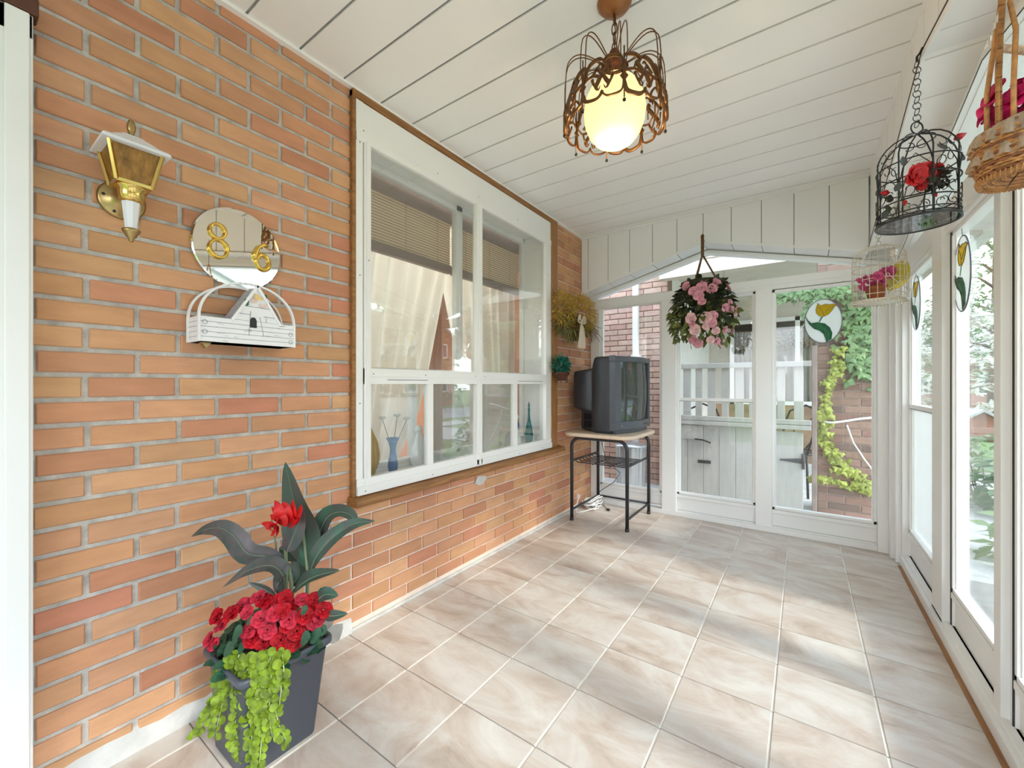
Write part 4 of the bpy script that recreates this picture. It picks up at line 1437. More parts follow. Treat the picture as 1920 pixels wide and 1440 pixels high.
for sp in ST:
    P3 = cr(sp)
    # resample
    L = []
    for a_, b_ in zip(P3, P3[1:]):
        n = max(2, int((b_ - a_).length / 0.016))
        L += [a_ + (b_ - a_) * k / n for k in range(n)]
    L.append(P3[-1])
    so = MB().tube(P3, 0.0013, 5).build('creeper_stem', JST, t)
    mb = MB()
    for k, c in enumerate(L):
        for q in (-1, 1):
            sd = Vector((CS, SN, 0)) * q * rnd.uniform(0.6, 1) + TOCAM * rnd.uniform(-0.2, 0.9) * (1 if k % 2 else 0.4) + Vector((0, 0, rnd.uniform(-0.7, 0.3)))
            sd.normalize()
            s_ = rnd.uniform(0.018, 0.028) * (1 - 0.25 * k / len(L))
            c2 = c + sd * 0.002
            mb.leaf([c2, c2 + sd * s_ * .5 + Vector((0, 0, 0.001)), c2 + sd * s_], TOCAM + Vector((rnd.uniform(-.5, .5), rnd.uniform(-.5, .5), rnd.uniform(0, .9))), s_ * 0.95, na=2, fold=0.2, prof=lambda u: math.sin(PI * u) ** 0.5 if 0 < u < 1 else 0)
    mb.build('creeper_leaves', JEN, so)
mb = MB()   # a crumpled clear sleeve behind the pot
for (a_, b_) in (((0.30, 0.735, 0.26), (0.36, 0.76, 0.335)), ((0.36, 0.73, 0.25), (0.40, 0.76, 0.31))):
    mb.leaf([a_, (Vector(a_) + Vector(b_)) / 2, b_], TOCAM, 0.05, wave=0.3)
mb.build('plastic_wrap', mat('crumpled white plastic', (0.62, 0.64, 0.62), 0.3, trans=0.5), t)

# ------------------------------------------------------------------ television stand
t = thing('television_stand', 'small stand with pale wood top, charcoal tube legs and wire shelf in the far corner', 'stand', (0.33, 3.17, 0.0))
X0, X1, Y0, Y1, HT = 0.108, 0.555, 2.925, 3.435, 0.665
MAPLE = mat('pale maple laminate', (0.70, 0.56, 0.42), 0.4, var=0.08, vscale=6, stretch=(6, 1, 1))


def rrect(x0, x1, y0, y1, r, z, n=6):
    out = []
    for (ccx, ccy, a0) in ((x1 - r, y1 - r, 0), (x0 + r, y1 - r, PI / 2), (x0 + r, y0 + r, PI), (x1 - r, y0 + r, 1.5 * PI)):
        for i in range(n + 1):
            a = a0 + PI / 2 * i / n
            out.append((ccx + r * math.cos(a), ccy + r * math.sin(a), z))
    return out


rings(MB(), [rrect(0.052, 0.605, 2.865, 3.485, 0.09, HT + 0.004), rrect(0.045, 0.612, 2.858, 3.492, 0.095, HT + 0.010), rrect(0.045, 0.612, 2.858, 3.492, 0.095, HT + 0.027), rrect(0.052, 0.605, 2.865, 3.485, 0.09, HT + 0.033)]).build('tabletop', MAPLE, t)


def uframe(y):
    r = 0.07
    pts = [Vector((X0, y, 0.012)), Vector((X0, y, HT - r))]
    pts += [Vector((X0 + r - r * math.cos(a), y, HT - 0.01 - r + r * math.sin(a))) for a in [PI / 2 * i / 7 for i in range(1, 8)]]
    pts += [Vector((X1 - r + r * math.sin(a), y, HT - 0.01 - r + r * math.cos(a))) for a in [PI / 2 * i / 7 for i in range(0, 8)]]
    pts += [Vector((X1, y, HT - r - 0.02)), Vector((X1, y, 0.012))]
    return pts


for y in (Y0, Y1):
    MB().tube(uframe(y), 0.0135, 12).build('leg_frame', CHAR, t)
for x in (X0, X1):
    for y in (Y0, Y1):
        MB().lathe([(0.0150, 0), (0.0155, 0.012), (0.0145, 0.022)], (x, y, 0), 14).build('foot_cap', mat('black plastic', (0.02, 0.02, 0.02), 0.5), t)
    MB().tube([(x, Y0, 0.085), (x, Y1, 0.085)], 0.009, 8).build('side_rail', CHAR, t)
MB().tube([(X0, Y1, 0.085), (X1, Y1, 0.085)], 0.008, 8).build('side_rail', CHAR, t)
for x in (X0, X1):
    MB().tube([(x, Y0, 0.470), (x, Y1, 0.470)], 0.009, 8).build('shelf_rail', CHAR, t)
mb = MB()
for k in range(7):
    y = Y0 + 0.06 + k * 0.062
    mb.tube([(X0, y, 0.470), (X0 + 0.02, y, 0.452), (X1 - 0.02, y, 0.452), (X1, y, 0.470)], 0.0042, 6)
mb.tube([(X0 + 0.15, Y0 + 0.05, 0.446), (X0 + 0.15, Y1 - 0.06, 0.446)], 0.004, 6)
mb.tube([(X1 - 0.15, Y0 + 0.05, 0.446), (X1 - 0.15, Y1 - 0.06, 0.446)], 0.004, 6)
mb.build('wire_shelf', CHAR, t)

# ------------------------------------------------------------------ television
TZ = HT + 0.033
A_ = Vector((0.462, 2.925, 0))
B_ = Vector((0.548, 3.475, 0))
wv = (B_ - A_)
W = wv.length
wd = wv.normalized()
nd = Vector((wd.y, -wd.x, 0))     # towards the front
t = thing('television', 'bulky dark grey tube television turned sideways on the stand', 'television', (0.35, 3.17, TZ))
TVM = mat('charcoal tv plastic', (0.032, 0.034, 0.042), 0.38, var=0.05)
TVB = mat('grey tv bezel', (0.085, 0.095, 0.115), 0.35)


def tp(u, d, z):
    """u along the width 0..1, d depth behind the front, z height above the table"""
    return A_ + wd * (u * W) - nd * d + Vector((0, 0, TZ + z))


def tring(u0, u1, z0, z1, d, r=0.02, n=4, bow=0.0):
    out = []
    for (cu, cz, a0) in ((u1 * W - r, z1 - r, 0), (u0 * W + r, z1 - r, PI / 2), (u0 * W + r, z0 + r, PI), (u1 * W - r, z0 + r, 1.5 * PI)):
        for i in range(n + 1):
            a = a0 + PI / 2 * i / n
            u = (cu + r * math.cos(a)) / W
            z = cz + r * math.sin(a)
            zz = z
            out.append(tp(u, d, zz))
    return out


H = 0.588
# cabinet: front section, shoulder, tail
MBx = MB()
rings(MBx, [tring(0.015, 0.985, 0.006, H - 0.004, 0.035, 0.02), tring(0.0, 1.0, 0.0, H, 0.045, 0.022), tring(0.0, 1.0, 0.0, H + 0.0, 0.17, 0.022), tring(0.01, 0.99, 0.002, H - 0.008, 0.185, 0.022),
            tring(0.02, 0.98, 0.004, H - 0.045, 0.20, 0.022), tring(0.06, 0.94, 0.006, H - 0.085, 0.225, 0.03), tring(0.085, 0.915, 0.008, H - 0.095, 0.30, 0.03), tring(0.10, 0.90, 0.01, H - 0.10, 0.335, 0.03)])
MBx.build('cabinet', TVM, t)
mb = MB()
rings(mb, [tring(0.05, 0.95, 0.15, H - 0.085, 0.21, 0.03), tring(0.07, 0.93, 0.175, H - 0.105, 0.395, 0.03), tring(0.11, 0.89, 0.20, H - 0.12, 0.415, 0.03)])
mb.build('tube_housing', TVM, t)
mb = MB()
for r_ in range(2):
    for k in range(5):
        c = tp(0.052, 0.235 + k * 0.013, 0.062 + r_ * 0.06)
        c2 = tp(0.073, 0.235 + k * 0.013, 0.062 + r_ * 0.06)
        mb.obox(c2 - wd * 0.012, nd * 0.003, Vector((0, 0, 0.024)), wd * 0.006)
mb.build('side_vent', mat('vent black', (0.006, 0.006, 0.007), 0.6), t)


def bowed(u, z, d0):   # the bezel and the tube bow forward in the middle
    return tp(u, d0 - 0.045 * (1 - (2 * u - 1) ** 2), z)


mb = MB()
NU = 14


def bez(u0, u1, z0f, z1f, d0, d1):
    vs = []
    for i in range(NU + 1):
        u = u0 + (u1 - u0) * i / NU
        vs += [bowed(u, z0f(u), d0), bowed(u, z1f(u), d0), tp(u, d1, z1f(u)), tp(u, d1, z0f(u))]
    fs = []
    for i in range(NU):
        for k in range(4):
            l = (k + 1) % 4
            fs.append((4 * i + k, 4 * i + 4 + k, 4 * i + 4 + l, 4 * i + l))
    fs += [(3, 2, 1, 0), (4 * NU, 4 * NU + 1, 4 * NU + 2, 4 * NU + 3)]
    mb.add(vs, fs, False)


bw = 0.028
bez(0.0, 1.0, lambda u: H - 0.042, lambda u: H, 0.0, 0.045)
bez(0.0, 1.0, lambda u: 0.030, lambda u: 0.092, 0.0, 0.045)
bez(0.0, 0.10, lambda u: 0.092, lambda u: H - 0.042, 0.0, 0.045)
bez(0.90, 1.0, lambda u: 0.092, lambda u: H - 0.042, 0.0, 0.045)
bez(0.06, 0.94, lambda u: 0.0, lambda u: 0.030, 0.022, 0.045)
mb.build('bezel', TVB, t, bev=0.004)
mb = MB()
NV = 10
vs = []
for i in range(NU + 1):
    for j in range(NV + 1):
        u = 0.095 + 0.81 * i / NU
        z = 0.088 + (H - 0.042 - 0.084) * j / NV
        v_ = 2 * j / NV - 1
        vs.append(tp(u, 0.016 - 0.046 * (1 - (2 * u - 1) ** 2) - 0.010 * (1 - v_ * v_), z))
mb.add(vs, [(i * (NV + 1) + j, (i + 1) * (NV + 1) + j, (i + 1) * (NV + 1) + j + 1, i * (NV + 1) + j + 1) for i in range(NU) for j in range(NV)], True)
mb.build('screen', mat('dark picture tube glass', (0.020, 0.032, 0.034), 0.04, spec=1.0), t)
mb = MB()
for k in range(4):
    c = bowed(0.70 + 0.05 * k, 0.060, -0.001)
    mb.obox(c, wd * 0.008, Vector((0, 0, 0.003)), nd * 0.002)
mb.build('button_row', mat('button grey', (0.05, 0.055, 0.06), 0.4), t)
# the brand plate is only a faint light smudge
mb = MB()
mb.obox(bowed(0.13, 0.062, -0.0005), wd * 0.014, Vector((0, 0, 0.003)), nd * 0.0006)
mb.build('badge', mat('badge silver', (0.45, 0.45, 0.45), 0.3, 0.8), t)

# cables
t = thing('extension_cord', 'coiled white extension cord lying on the floor under the stand', 'cord', (0.09, 3.33, 0.0))
rnd = random.Random(12)
WC = mat('white cord', (0.75, 0.75, 0.73), 0.5)
pts = []
for i in range(240):
    a = i * 2 * PI / 26
    r = 0.060 + 0.016 * math.sin(i * 0.37) + rnd.uniform(-0.003, 0.003)
    pts.append(Vector((0.098 + 1.05 * r * math.cos(a + 0.2 * math.sin(i * 0.05)), 3.33 + 1.25 * r * math.sin(a), max(0.005, 0.006 + 0.00022 * i + 0.020 * (0.5 + 0.5 * math.sin(i * 0.19)) + (0.030 * max(0, math.cos(a)) if i > 120 else 0)))))
pts += [Vector((0.16, 3.26, 0.02)), Vector((0.10, 3.18, 0.005)), Vector((0.06, 3.10, 0.005)), Vector((0.03, 3.16, 0.04)), Vector((0.03, 3.20, 0.10))]
MB().tube(pts, 0.0055, 6).build('cord', WC, t)
mb = MB().obox((0.03, 3.20, 0.115), (0.012, 0, 0), (0, 0.008, 0), (0, 0, 0.018))
mb.build('plug', WC, t, bev=0.003)
BC = mat('black cord', (0.02, 0.02, 0.02), 0.5)
t = thing('power_cord', 'thin black power cord trailing from the television down to the floor', 'cord', (0.2, 3.40, 0.0))
MB().tube([(0.13, 3.44, 0.80), (0.10, 3.475, 0.66), (0.16, 3.48, 0.40), (0.30, 3.465, 0.30), (0.24, 3.465, 0.21), (0.12, 3.45, 0.12), (0.10, 3.44, 0.03), (0.18, 3.40, 0.008), (0.24, 3.33, 0.006)], 0.003, 6).build('cord', BC, t)
MB().obox((0.25, 3.32, 0.009), (0.012, -0.006, 0), (0.004, 0.008, 0), (0, 0, 0.008)).build('plug', BC, t, bev=0.002)

# ------------------------------------------------------------------ dried flower arrangement beside the window
t = thing('dried_flower_swag', 'bushy swag of golden dried flowers with a cream ribbon on the brick wall', 'dried flowers', (0.02, 3.05, 1.60))
HAY = mat('golden dried flowers', (0.52, 0.35, 0.06), 0.9, var=0.5, vscale=40, trans=0.15)
TWIG = mat('brown twig', (0.10, 0.055, 0.02), 0.8)
OLV = mat('olive dried foliage', (0.17, 0.15, 0.045), 0.9, var=0.4, vscale=40, trans=0.1)
rnd = random.Random(41)


def fluff(n, c, rad, m, name, l=0.03, w=0.006, shell=0.0, parent=None, keep=lambda p: True, droop=0.0):
    mb = MB()
    c = Vector(c)
    for i in range(n):
        d = Vector((rnd.gauss(0, 1), rnd.gauss(0, 1), rnd.gauss(0, 1))).normalized()
        q = rnd.random() ** 0.4
        q = shell + (1 - shell) * q
        p = c + Vector((d.x * rad[0], d.y * rad[1], d.z * rad[2])) * q
        if not keep(p): continue
        dd = (d + Vector((rnd.uniform(-.6, .6), rnd.uniform(-.6, .6), rnd.uniform(-.6, .6) - droop))).normalized()
        L = l * rnd.uniform(0.6, 1.3)
        mb.leaf([p, p + dd * L * .5, p + dd * L + Vector((0, 0, -L * .15))], (rnd.uniform(-1, 1), rnd.uniform(-1, 1), 1), w * rnd.uniform(.7, 1.3), na=2)
    return mb.build(name, m, parent)


kp = lambda p: p.x > 0.05
fluff(900, (0.085, 2.84, 1.665), (0.065, 0.155, 0.135), HAY, 'left_bunch', 0.030, 0.007, 0.2, t, kp)
fluff(1300, (0.10, 3.12, 1.66), (0.085, 0.20, 0.15), HAY, 'right_bunch', 0.045, 0.005, 0.2, t, kp)
fluff(450, (0.085, 2.98, 1.54), (0.06, 0.27, 0.10), OLV, 'lower_foliage', 0.05, 0.012, 0.1, t, kp, 0.5)
mb = MB()
for i in range(60):
    b_ = Vector((0.08 + rnd.uniform(-.02, .03), 3.18 + rnd.uniform(-.15, .12), 1.58))
    e_ = b_ + Vector((rnd.uniform(0.0, .06), rnd.uniform(-.02, .17), rnd.uniform(-.16, .02)))
    mb.tube([b_, (b_ + e_) / 2 + Vector((0, 0, .01)), e_], 0.0022, 4)
mb.build('twigs', TWIG, t)
RIB = mat('cream ribbon', (0.72, 0.62, 0.50), 0.7, trans=0.2)
mb = MB()
for k in range(4):
    a = -0.7 + k * 0.45
    mb.leaf([(0.155, 2.98, 1.565), (0.165, 2.98 + 0.05 * math.sin(a), 1.50), (0.160, 2.98 + 0.11 * math.sin(a) * 0.8, 1.36)], (1, 0, 0), 0.035, fold=0.5, prof=lambda u: 0.5 + 0.5 * u)
for sg in (-1, 1):
    mb.leaf([(0.160, 2.98, 1.565), (0.172, 2.98 + sg * 0.04, 1.605), (0.165, 2.98 + sg * 0.055, 1.57), (0.160, 2.98 + sg * 0.01, 1.555)], (1, 0, 0.2), 0.04, fold=0.2)
mb.ball((0.162, 2.98, 1.563), 0.012, 8)
mb.build('ribbon', RIB, t)
mb = MB().tube([(0.045, 2.96, 1.535), (0.055, 2.905, 1.50), (0.05, 2.90, 1.475)], [0.020, 0.024, 0.018], 12)
mb.build('pale_pod', mat('pale pod', (0.45, 0.42, 0.32), 0.8), t)

# ------------------------------------------------------------------ teal wall basket
t = thing('wall_basket', 'little brown wicker wall basket of teal artificial leaves beside the window', 'basket', (0.03, 2.80, 1.13))
TEAL = mat('teal artificial leaf', (0.015, 0.17, 0.13), 0.5, var=0.5, vscale=30, trans=0.15)
TEAL2 = mat('pale green sprig', (0.16, 0.26, 0.14), 0.6, trans=0.2)
fluff(420, (0.085, 2.795, 1.215), (0.048, 0.085, 0.072), TEAL, 'teal_leaves', 0.026, 0.016, 0.2, t, lambda p: p.x > 0.035)
fluff(200, (0.075, 2.81, 1.235), (0.05, 0.10, 0.072), TEAL2, 'pale_sprigs', 0.035, 0.006, 0.2, t, lambda p: p.x > 0.035)
mb = MB()
WK = mat('dark red brown wicker', (0.10, 0.03, 0.015), 0.6, var=0.4, vscale=30)
for k in range(6):
    z = 1.105 + k * 0.011
    r = 0.030 + 0.009 * k
    mb.tube(circ((0.085, 2.80, z), r * 0.62 + 0.012, v=(0, 1, 0), ry=r, n=16), 0.0055, 6, closed=True)
mb.lathe([(0.02, 1.10), (0.05, 1.155)], (0.085, 2.80, 0), 14, sx=.8)
mb.build('wicker_bowl', WK, t)
mb = MB()
for i in range(9):
    a = rnd.uniform(0, 6.28)
    mb.tube([(0.085 + .03 * math.cos(a), 2.80 + .05 * math.sin(a), 1.13), (0.085 + .04 * math.cos(a), 2.80 + .075 * math.sin(a), 1.10), (0.085 + .03 * math.cos(a), 2.80 + .06 * math.sin(a), 1.085)], 0.0025, 5)
mb.tube([(0.085, 2.80, 1.10), (0.035, 2.80, 1.14), (0.034, 2.80, 1.20)], 0.004, 6)
mb.build('twig_trim', TWIG, t)

# ------------------------------------------------------------------ hanging basket of pink roses
BX, BY = 1.03, 3.09
t = thing('hanging_flower_basket', 'hanging basket of pink artificial roses with dark leaves, on a brown macrame rope', 'hanging basket', (BX, BY, 2.09))
ROPE = mat('brown rope', (0.13, 0.065, 0.02), 0.8, var=0.4, vscale=120, bump=1, bscale=200)
mb = MB()
for k in range(4):
    a = k * PI / 2
    mb.tube([(BX + 0.006 * math.cos(a + i * 1.2), BY + 0.006 * math.sin(a + i * 1.2), 2.095 - 0.018 * i) for i in range(8)], 0.0055, 6)
mb.ball((BX, BY, 2.10), 0.012, 8)
mb.build('rope_knot', ROPE, t)
for k in range(3):
    a = 0.3 + k * 2 * PI / 3
    MB().tube([(BX + (0.004 + 0.011 * i) * math.cos(a), BY + (0.004 + 0.011 * i) * math.sin(a), 1.965 - 0.022 * i) for i in range(9)], 0.006, 6).build('rope_strand', ROPE, t)
MB().tube([(1.0, 3.322, 2.135), (1.005, 3.25, 2.125), (1.02, 3.12, 2.118), (BX, BY, 2.112), (BX, BY, 2.09)], 0.004, 6).build('hook', BLACKM, t)
MB().lathe([(0.03, 1.60), (0.09, 1.63), (0.13, 1.70), (0.14, 1.78)], (BX, BY, 0), 20).build('liner', mat('dark moss liner', (0.03, 0.03, 0.015), 0.95), t)
LD1 = mat('dark brown green leaf', (0.028, 0.038, 0.014), 0.5, var=0.4, vscale=20, trans=0.1)
LD2 = mat('olive green leaf', (0.12, 0.14, 0.03), 0.5, var=0.4, vscale=20, trans=0.2)
rnd = random.Random(77)


def shell_pt(lat, lon):
    """egg shaped mass of the basket"""
    z = 1.575 + 0.235 * lat
    r = 0.20 * math.sqrt(max(0.02, 1 - (0.92 * lat + 0.08) ** 2)) * (1.04 if lat < 0 else 0.98)
    return Vector((BX + r * math.cos(lon), BY + r * math.sin(lon), z))


for nm, m, n, lo_, hi in (('dark_leaves', LD1, 420, -0.45, 0.9), ('olive_leaves', LD2, 240, -0.95, 0.15)):
    mb = MB()
    for i in range(n):
        lat, lon = rnd.uniform(lo_, hi), rnd.uniform(0, 2 * PI)
        p = shell_pt(lat, lon)
        c0 = Vector((BX, BY, 1.66))
        d = (p - c0).normalized()
        p = c0 + (p - c0) * rnd.uniform(0.6, 0.98)
        if p.y > 3.29: continue
        dd = (d + Vector((rnd.uniform(-.7, .7), rnd.uniform(-.7, .7), rnd.uniform(-.7, .4)))).normalized()
        L = rnd.uniform(0.045, 0.075)
        mb.leaf([p, p + dd * L * .5 + Vector((0, 0, .006)), p + dd * L], d + Vector((0, 0, .4)), L * 0.5, na=2, fold=0.3)
    mb.build(nm, m, t)
PK1 = mat('pink rose petal', (0.66, 0.30, 0.36), 0.6, var=0.25, vscale=50, trans=0.25)
PK2 = mat('pale pink petal', (0.72, 0.46, 0.45), 0.6, var=0.25, vscale=50, trans=0.25)
fr = [flower_mesh('rose_mesh', m, r=0.034, seed=s_, petals=((6, 1.0, 0.35), (5, 0.75, 0.75), (4, 0.5, 1.1), (3, 0.3, 1.3))) for s_, m in ((5, PK1), (6, PK2), (7, PK1))]
FL = [(730, 325), (790, 355), (845, 375), (765, 410), (780, 460), (890, 325), (820, 310), (975, 330), (985, 350), (920, 500), (955, 475), (1020, 490), (1055, 490), (1010, 525), (960, 505), (720, 560), (725, 590), (800, 560), (835, 555), (790, 575),
      (835, 600), (750, 640), (760, 700), (850, 705), (895, 715), (945, 735), (785, 770), (870, 650), (1000, 640), (745, 380), (930, 640), (805, 620)]
for i, (a, b_) in enumerate(FL):
    px_, py_ = 1080 + a / 3.6, 440 + b_ / 3.6
    lat = max(-0.95, min(0.95, ((1.075 + (720 - py_) * 2.70 / FPX) - 1.575) / 0.235))
    s_ = (px_ - 1320) * 2.70 / FPX
    rr2 = 0.20 * math.sqrt(max(0.02, 1 - (0.92 * lat + 0.08) ** 2))
    q = max(-0.97, min(0.97, s_ / max(rr2, 0.05)))
    dfw = math.sqrt(1 - q * q)
    vr = Vector((CS, SN, 0)) * s_ + Vector((SN, -CS, 0)) * rr2 * dfw
    p = Vector((BX, BY, 0)) + vr * 1.0 + Vector((0, 0, 1.575 + 0.235 * lat))
    d = vr.normalized() + Vector((0, 0, 0.4 * lat)) + Vector((rnd.uniform(-.3, .3), rnd.uniform(-.3, .3), rnd.uniform(-.2, .2)))
    inst('rose', fr[1 if b_ > 520 and i % 2 else (0 if i % 3 else 2)], t, p, face_rot(d, i), rnd.uniform(0.8, 1.1))

# ------------------------------------------------------------------ black birdcage with red roses
BKX, BKY = 1.912, 1.915
t = thing('black_birdcage', 'black wire birdcage with red roses on a ring chain below the beam', 'birdcage', (BKX, BKY, 2.18))
zb, zt, R = 1.612, 1.800, 0.103


def ringchain(x, y, z0, z1, r, wr, m, par, ang0=0.0):
    mb = MB()
    z = z0
    k = 0
    while z > z1:
        u = Vector((math.cos(ang0), math.sin(ang0), 0)) if k % 2 else Vector((-math.sin(ang0), math.cos(ang0), 0))
        mb.tube(circ((x, y, z - r), r, u=u, n=12), wr, 5, closed=True)
        z -= r * 1.75
        k += 1
    return mb.build('chain', m, par)


ringchain(BKX, BKY, 2.162, 1.950, 0.0115, 0.0012, BLACKM, t, 0.4)
mb = MB()
mb.tube([(1.926, BKY, 2.20), (1.920, BKY, 2.185), (BKX, BKY, 2.175), (BKX, BKY, 2.158)], 0.0035, 6)
mb.build('hook', BLACKM, t)
MB().tube(circ((BKX, BKY, 1.936), 0.020, u=(CS, SN, 0), n=18), 0.0022, 6, closed=True).build('top_ring', BLACKM, t)


def cg(a, z, r=R):
    return Vector((BKX + r * math.cos(a), BKY + r * math.sin(a), z))


mb = MB()
for z in (zb + 0.012, zb + 0.062, zb + 0.135, zb + 0.19):
    mb.tube([cg(2 * PI * i / 40, z) for i in range(40)], 0.0023, 6, closed=True)
mb.tube([cg(2 * PI * i / 24, 1.893, 0.045) for i in range(24)], 0.002, 6, closed=True)
for k in range(8):
    a = 2 * PI * k / 8 + 0.2
    mb.tube([cg(a, zb + 0.005), cg(a, zb + 0.19)] + [cg(a, zb + 0.19 + 0.112 * math.sin(q), R * math.cos(q) + 0.004) for q in [0.25, 0.5, 0.75, 1.0, 1.25, 1.5]], 0.0023, 6)
    b_ = a + PI / 8
    # pointed arch and scrolls between the uprights
    mb.tube([cg(a + 0.02, zb + 0.12), cg(a + 0.10, zb + 0.165), cg(b_, zb + 0.20), cg(b_ + 0.29, zb + 0.165), cg(a + PI / 4 - 0.02, zb + 0.12)], 0.0015, 5)
    for sg in (-1, 1):
        c = b_ + sg * 0.17
        sp = []
        for i in range(16):
            q = i / 15
            r_ = 0.022 * (1 - 0.75 * q)
            an = -PI / 2 + sg * q * 4.4 * -1
            sp.append(cg(c + r_ * math.cos(an) / R, zb + 0.090 + r_ * math.sin(an)))
        mb.tube(sp, 0.0013, 5)
        sp = []
        for i in range(14):
            q = i / 13
            r_ = 0.020 * (1 - 0.7 * q)
            an = -PI / 2 + sg * q * 4.2
            sp.append(cg(c + r_ * math.cos(an) / R, zb + 0.036 + r_ * math.sin(an)))
        mb.tube(sp, 0.0013, 5)
        sp = []
        for i in range(14):
            q = i / 13
            r_ = 0.019 * (1 - 0.7 * q)
            an = PI / 2 + sg * q * 4.4
            zz = zb + 0.222 + r_ * math.sin(an)
            sp.append(cg(c + r_ * math.cos(an) / R, zz, R * (1.0 - max(0, zz - zb - 0.20) * 1.6)))
        mb.tube(sp, 0.0013, 5)
mb.build('wire_body', BLACKM, t)
mb = MB()
mb.tube([cg(2 * PI * i / 48, zb + 0.004, R + 0.001) for i in range(48)], 0.0045, 8, closed=True)
mb.tube([cg(2 * PI * i / 48, zb + 0.024, R + 0.001) for i in range(48)], 0.0022, 6, closed=True)
mb.build('base_ring', mat('black enamel', (0.015, 0.015, 0.017), 0.35), t)
MB().lathe([(0.001, zb + 0.002), (R, zb + 0.002), (R, zb + 0.005), (0.001, zb + 0.005)], (BKX, BKY, 0), 48, smooth=False).build('base_plate', glass_mat('smoked base plate', tint=(0.55, 0.55, 0.57), f0=0.05), t)
rnd = random.Random(3)
mb = MB()
for i in range(60):
    a, r_ = rnd.uniform(0, 6.28), 0.085 * math.sqrt(rnd.random())
    mb.ball(cg(a, zb + 0.010, r_), rnd.uniform(0.004, 0.009), 6, 0.7)
mb.build('pebbles', mat('dark pebble', (0.03, 0.03, 0.028), 0.6, var=0.5, vscale=40), t)['kind'] = 'stuff'
ROSE = mat('deep red rose', (0.50, 0.006, 0.008), 0.5, var=0.3, vscale=60, trans=0.15)
BLF = mat('blackish leaf', (0.03, 0.028, 0.015), 0.5)
rr3 = flower_mesh('red_rose_mesh', ROSE, r=0.036, seed=9, petals=((6, 1.0, 0.4), (5, 0.75, 0.8), (4, 0.5, 1.1)))
for (px_, py_, z, sc_) in ((1712, 330, 1.29, 1.0), (1733, 322, 1.31, 0.9), (1752, 322, 1.34, .8), (1722, 345, 1.32, 0.7)):
    inst('rose', rr3, t, at(px_, py_, z), face_rot(TOCAM + Vector((0, 0, -.4)), px_), sc_)
bud = MB()
for k in range(4):
    a = k * PI / 2
    d = Vector((math.cos(a), math.sin(a), 0))
    bud.leaf([d * 0.002, d * 0.011 + Vector((0, 0, 0.014)), d * 0.002 + Vector((0, 0, 0.036))], d, 0.022, fold=-0.5)
bo = bud.build('bud_mesh', ROSE)
bm_ = bo.data
bpy.data.objects.remove(bo)
for (px_, py_, z, dr, sc_) in ((1788, 262, 1.36, (0.7, 0.2, 0.35), 1.0), (1668, 362, 1.38, (-1, -0.5, 0.1), .8), (1697, 375, 1.30, (0, 0, -1), .5), (1752, 360, 1.33, (.3, 0, -1), .5)):
    inst('rose_bud', bm_, t, at(px_, py_, z), face_rot(dr, 0), sc_)
mb = MB()
for (px_, py_, z, l) in ((1693, 302, 1.27, .03), (1683, 350, 1.27, .028), (1765, 275, 1.44, .04), (1803, 295, 1.42, .03), (1664, 390, 1.36, .03), (1660, 400, 1.36, .03), (1668, 372, 1.37, .03), (1748, 335, 1.3, .03), (1740, 330, 1.3, .03), (1757, 340, 1.31, .03)):
    c = at(px_, py_, z)
    d = Vector((rnd.uniform(-.5, .5), rnd.uniform(-.5, .5), 1)).normalized()
    mb.leaf([c - d * l * .5, c, c + d * l * .5], TOCAM, l * .8, fold=0.2)
mb.build('leaves', BLF, t)
fluff(160, at(1752, 335, 1.33), (0.03, 0.03, 0.03), BLF, 'dark_foliage', 0.018, 0.010, 0.2, t)
mb = MB()
mb.tube([at(1735, 420, 1.38), at(1732, 380, 1.36), at(1737, 345, 1.34)], 0.0025, 6)
MB().tube([at(1680, 405, 1.30), at(1684, 380, 1.29), at(1700, 330, 1.28), at(1712, 335, 1.29)], 0.0016, 5).build('rose_stem', BLF, t)
mb.build('rose_stem', BLF, t)
# things lying in the cage
g_ = fluff(120, (BKX + 0.035, BKY + 0.025, zb + 0.022), (0.04, 0.03, 0.010), mat('bright green moss', (0.05, 0.22, 0.03), 0.8), 'moss', 0.016, 0.006, 0.0, None)
tag(g_, 'clump of bright green moss on the tray of the black birdcage', 'moss')
tag(MB().lathe([(0.024, 0), (0.026, 0.004), (0.026, 0.05), (0.018, 0.055), (0.010, 0.085), (0.010, 0.10)], (BKX - 0.045, BKY - 0.03, zb + 0.008), 20).build('glass_bottle', glass_mat('little clear glass', tint=(0.9, 0.9, 0.85), f0=0.1)), 'small clear glass bottle inside the black birdcage', 'bottle')

# ------------------------------------------------------------------ white birdcage
WX, WY = 1.912, 2.78
t = thing('white_birdcage', 'off white wire birdcage holding a flower pot, hung near the far corner', 'birdcage', (WX, WY, 1.93))
WW = mat('off white wire', (0.66, 0.60, 0.50), 0.45)
ringchain(WX, WY, 1.922, 1.785, 0.010, 0.0012, mat('tarnished chain', (0.35, 0.30, 0.22), 0.4, 0.6), t, 0.2)
MB().tube([(1.927, WY, 1.975), (1.912, WY, 1.965), (WX, WY, 1.935), (WX, WY, 1.915)], 0.002, 6).build('hook', WW, t)
R2 = 0.105
wz0, wz1 = 1.492, 1.70


def wg(a, z, r=R2):
    return Vector((WX + r * math.cos(a), WY + r * math.sin(a), z))


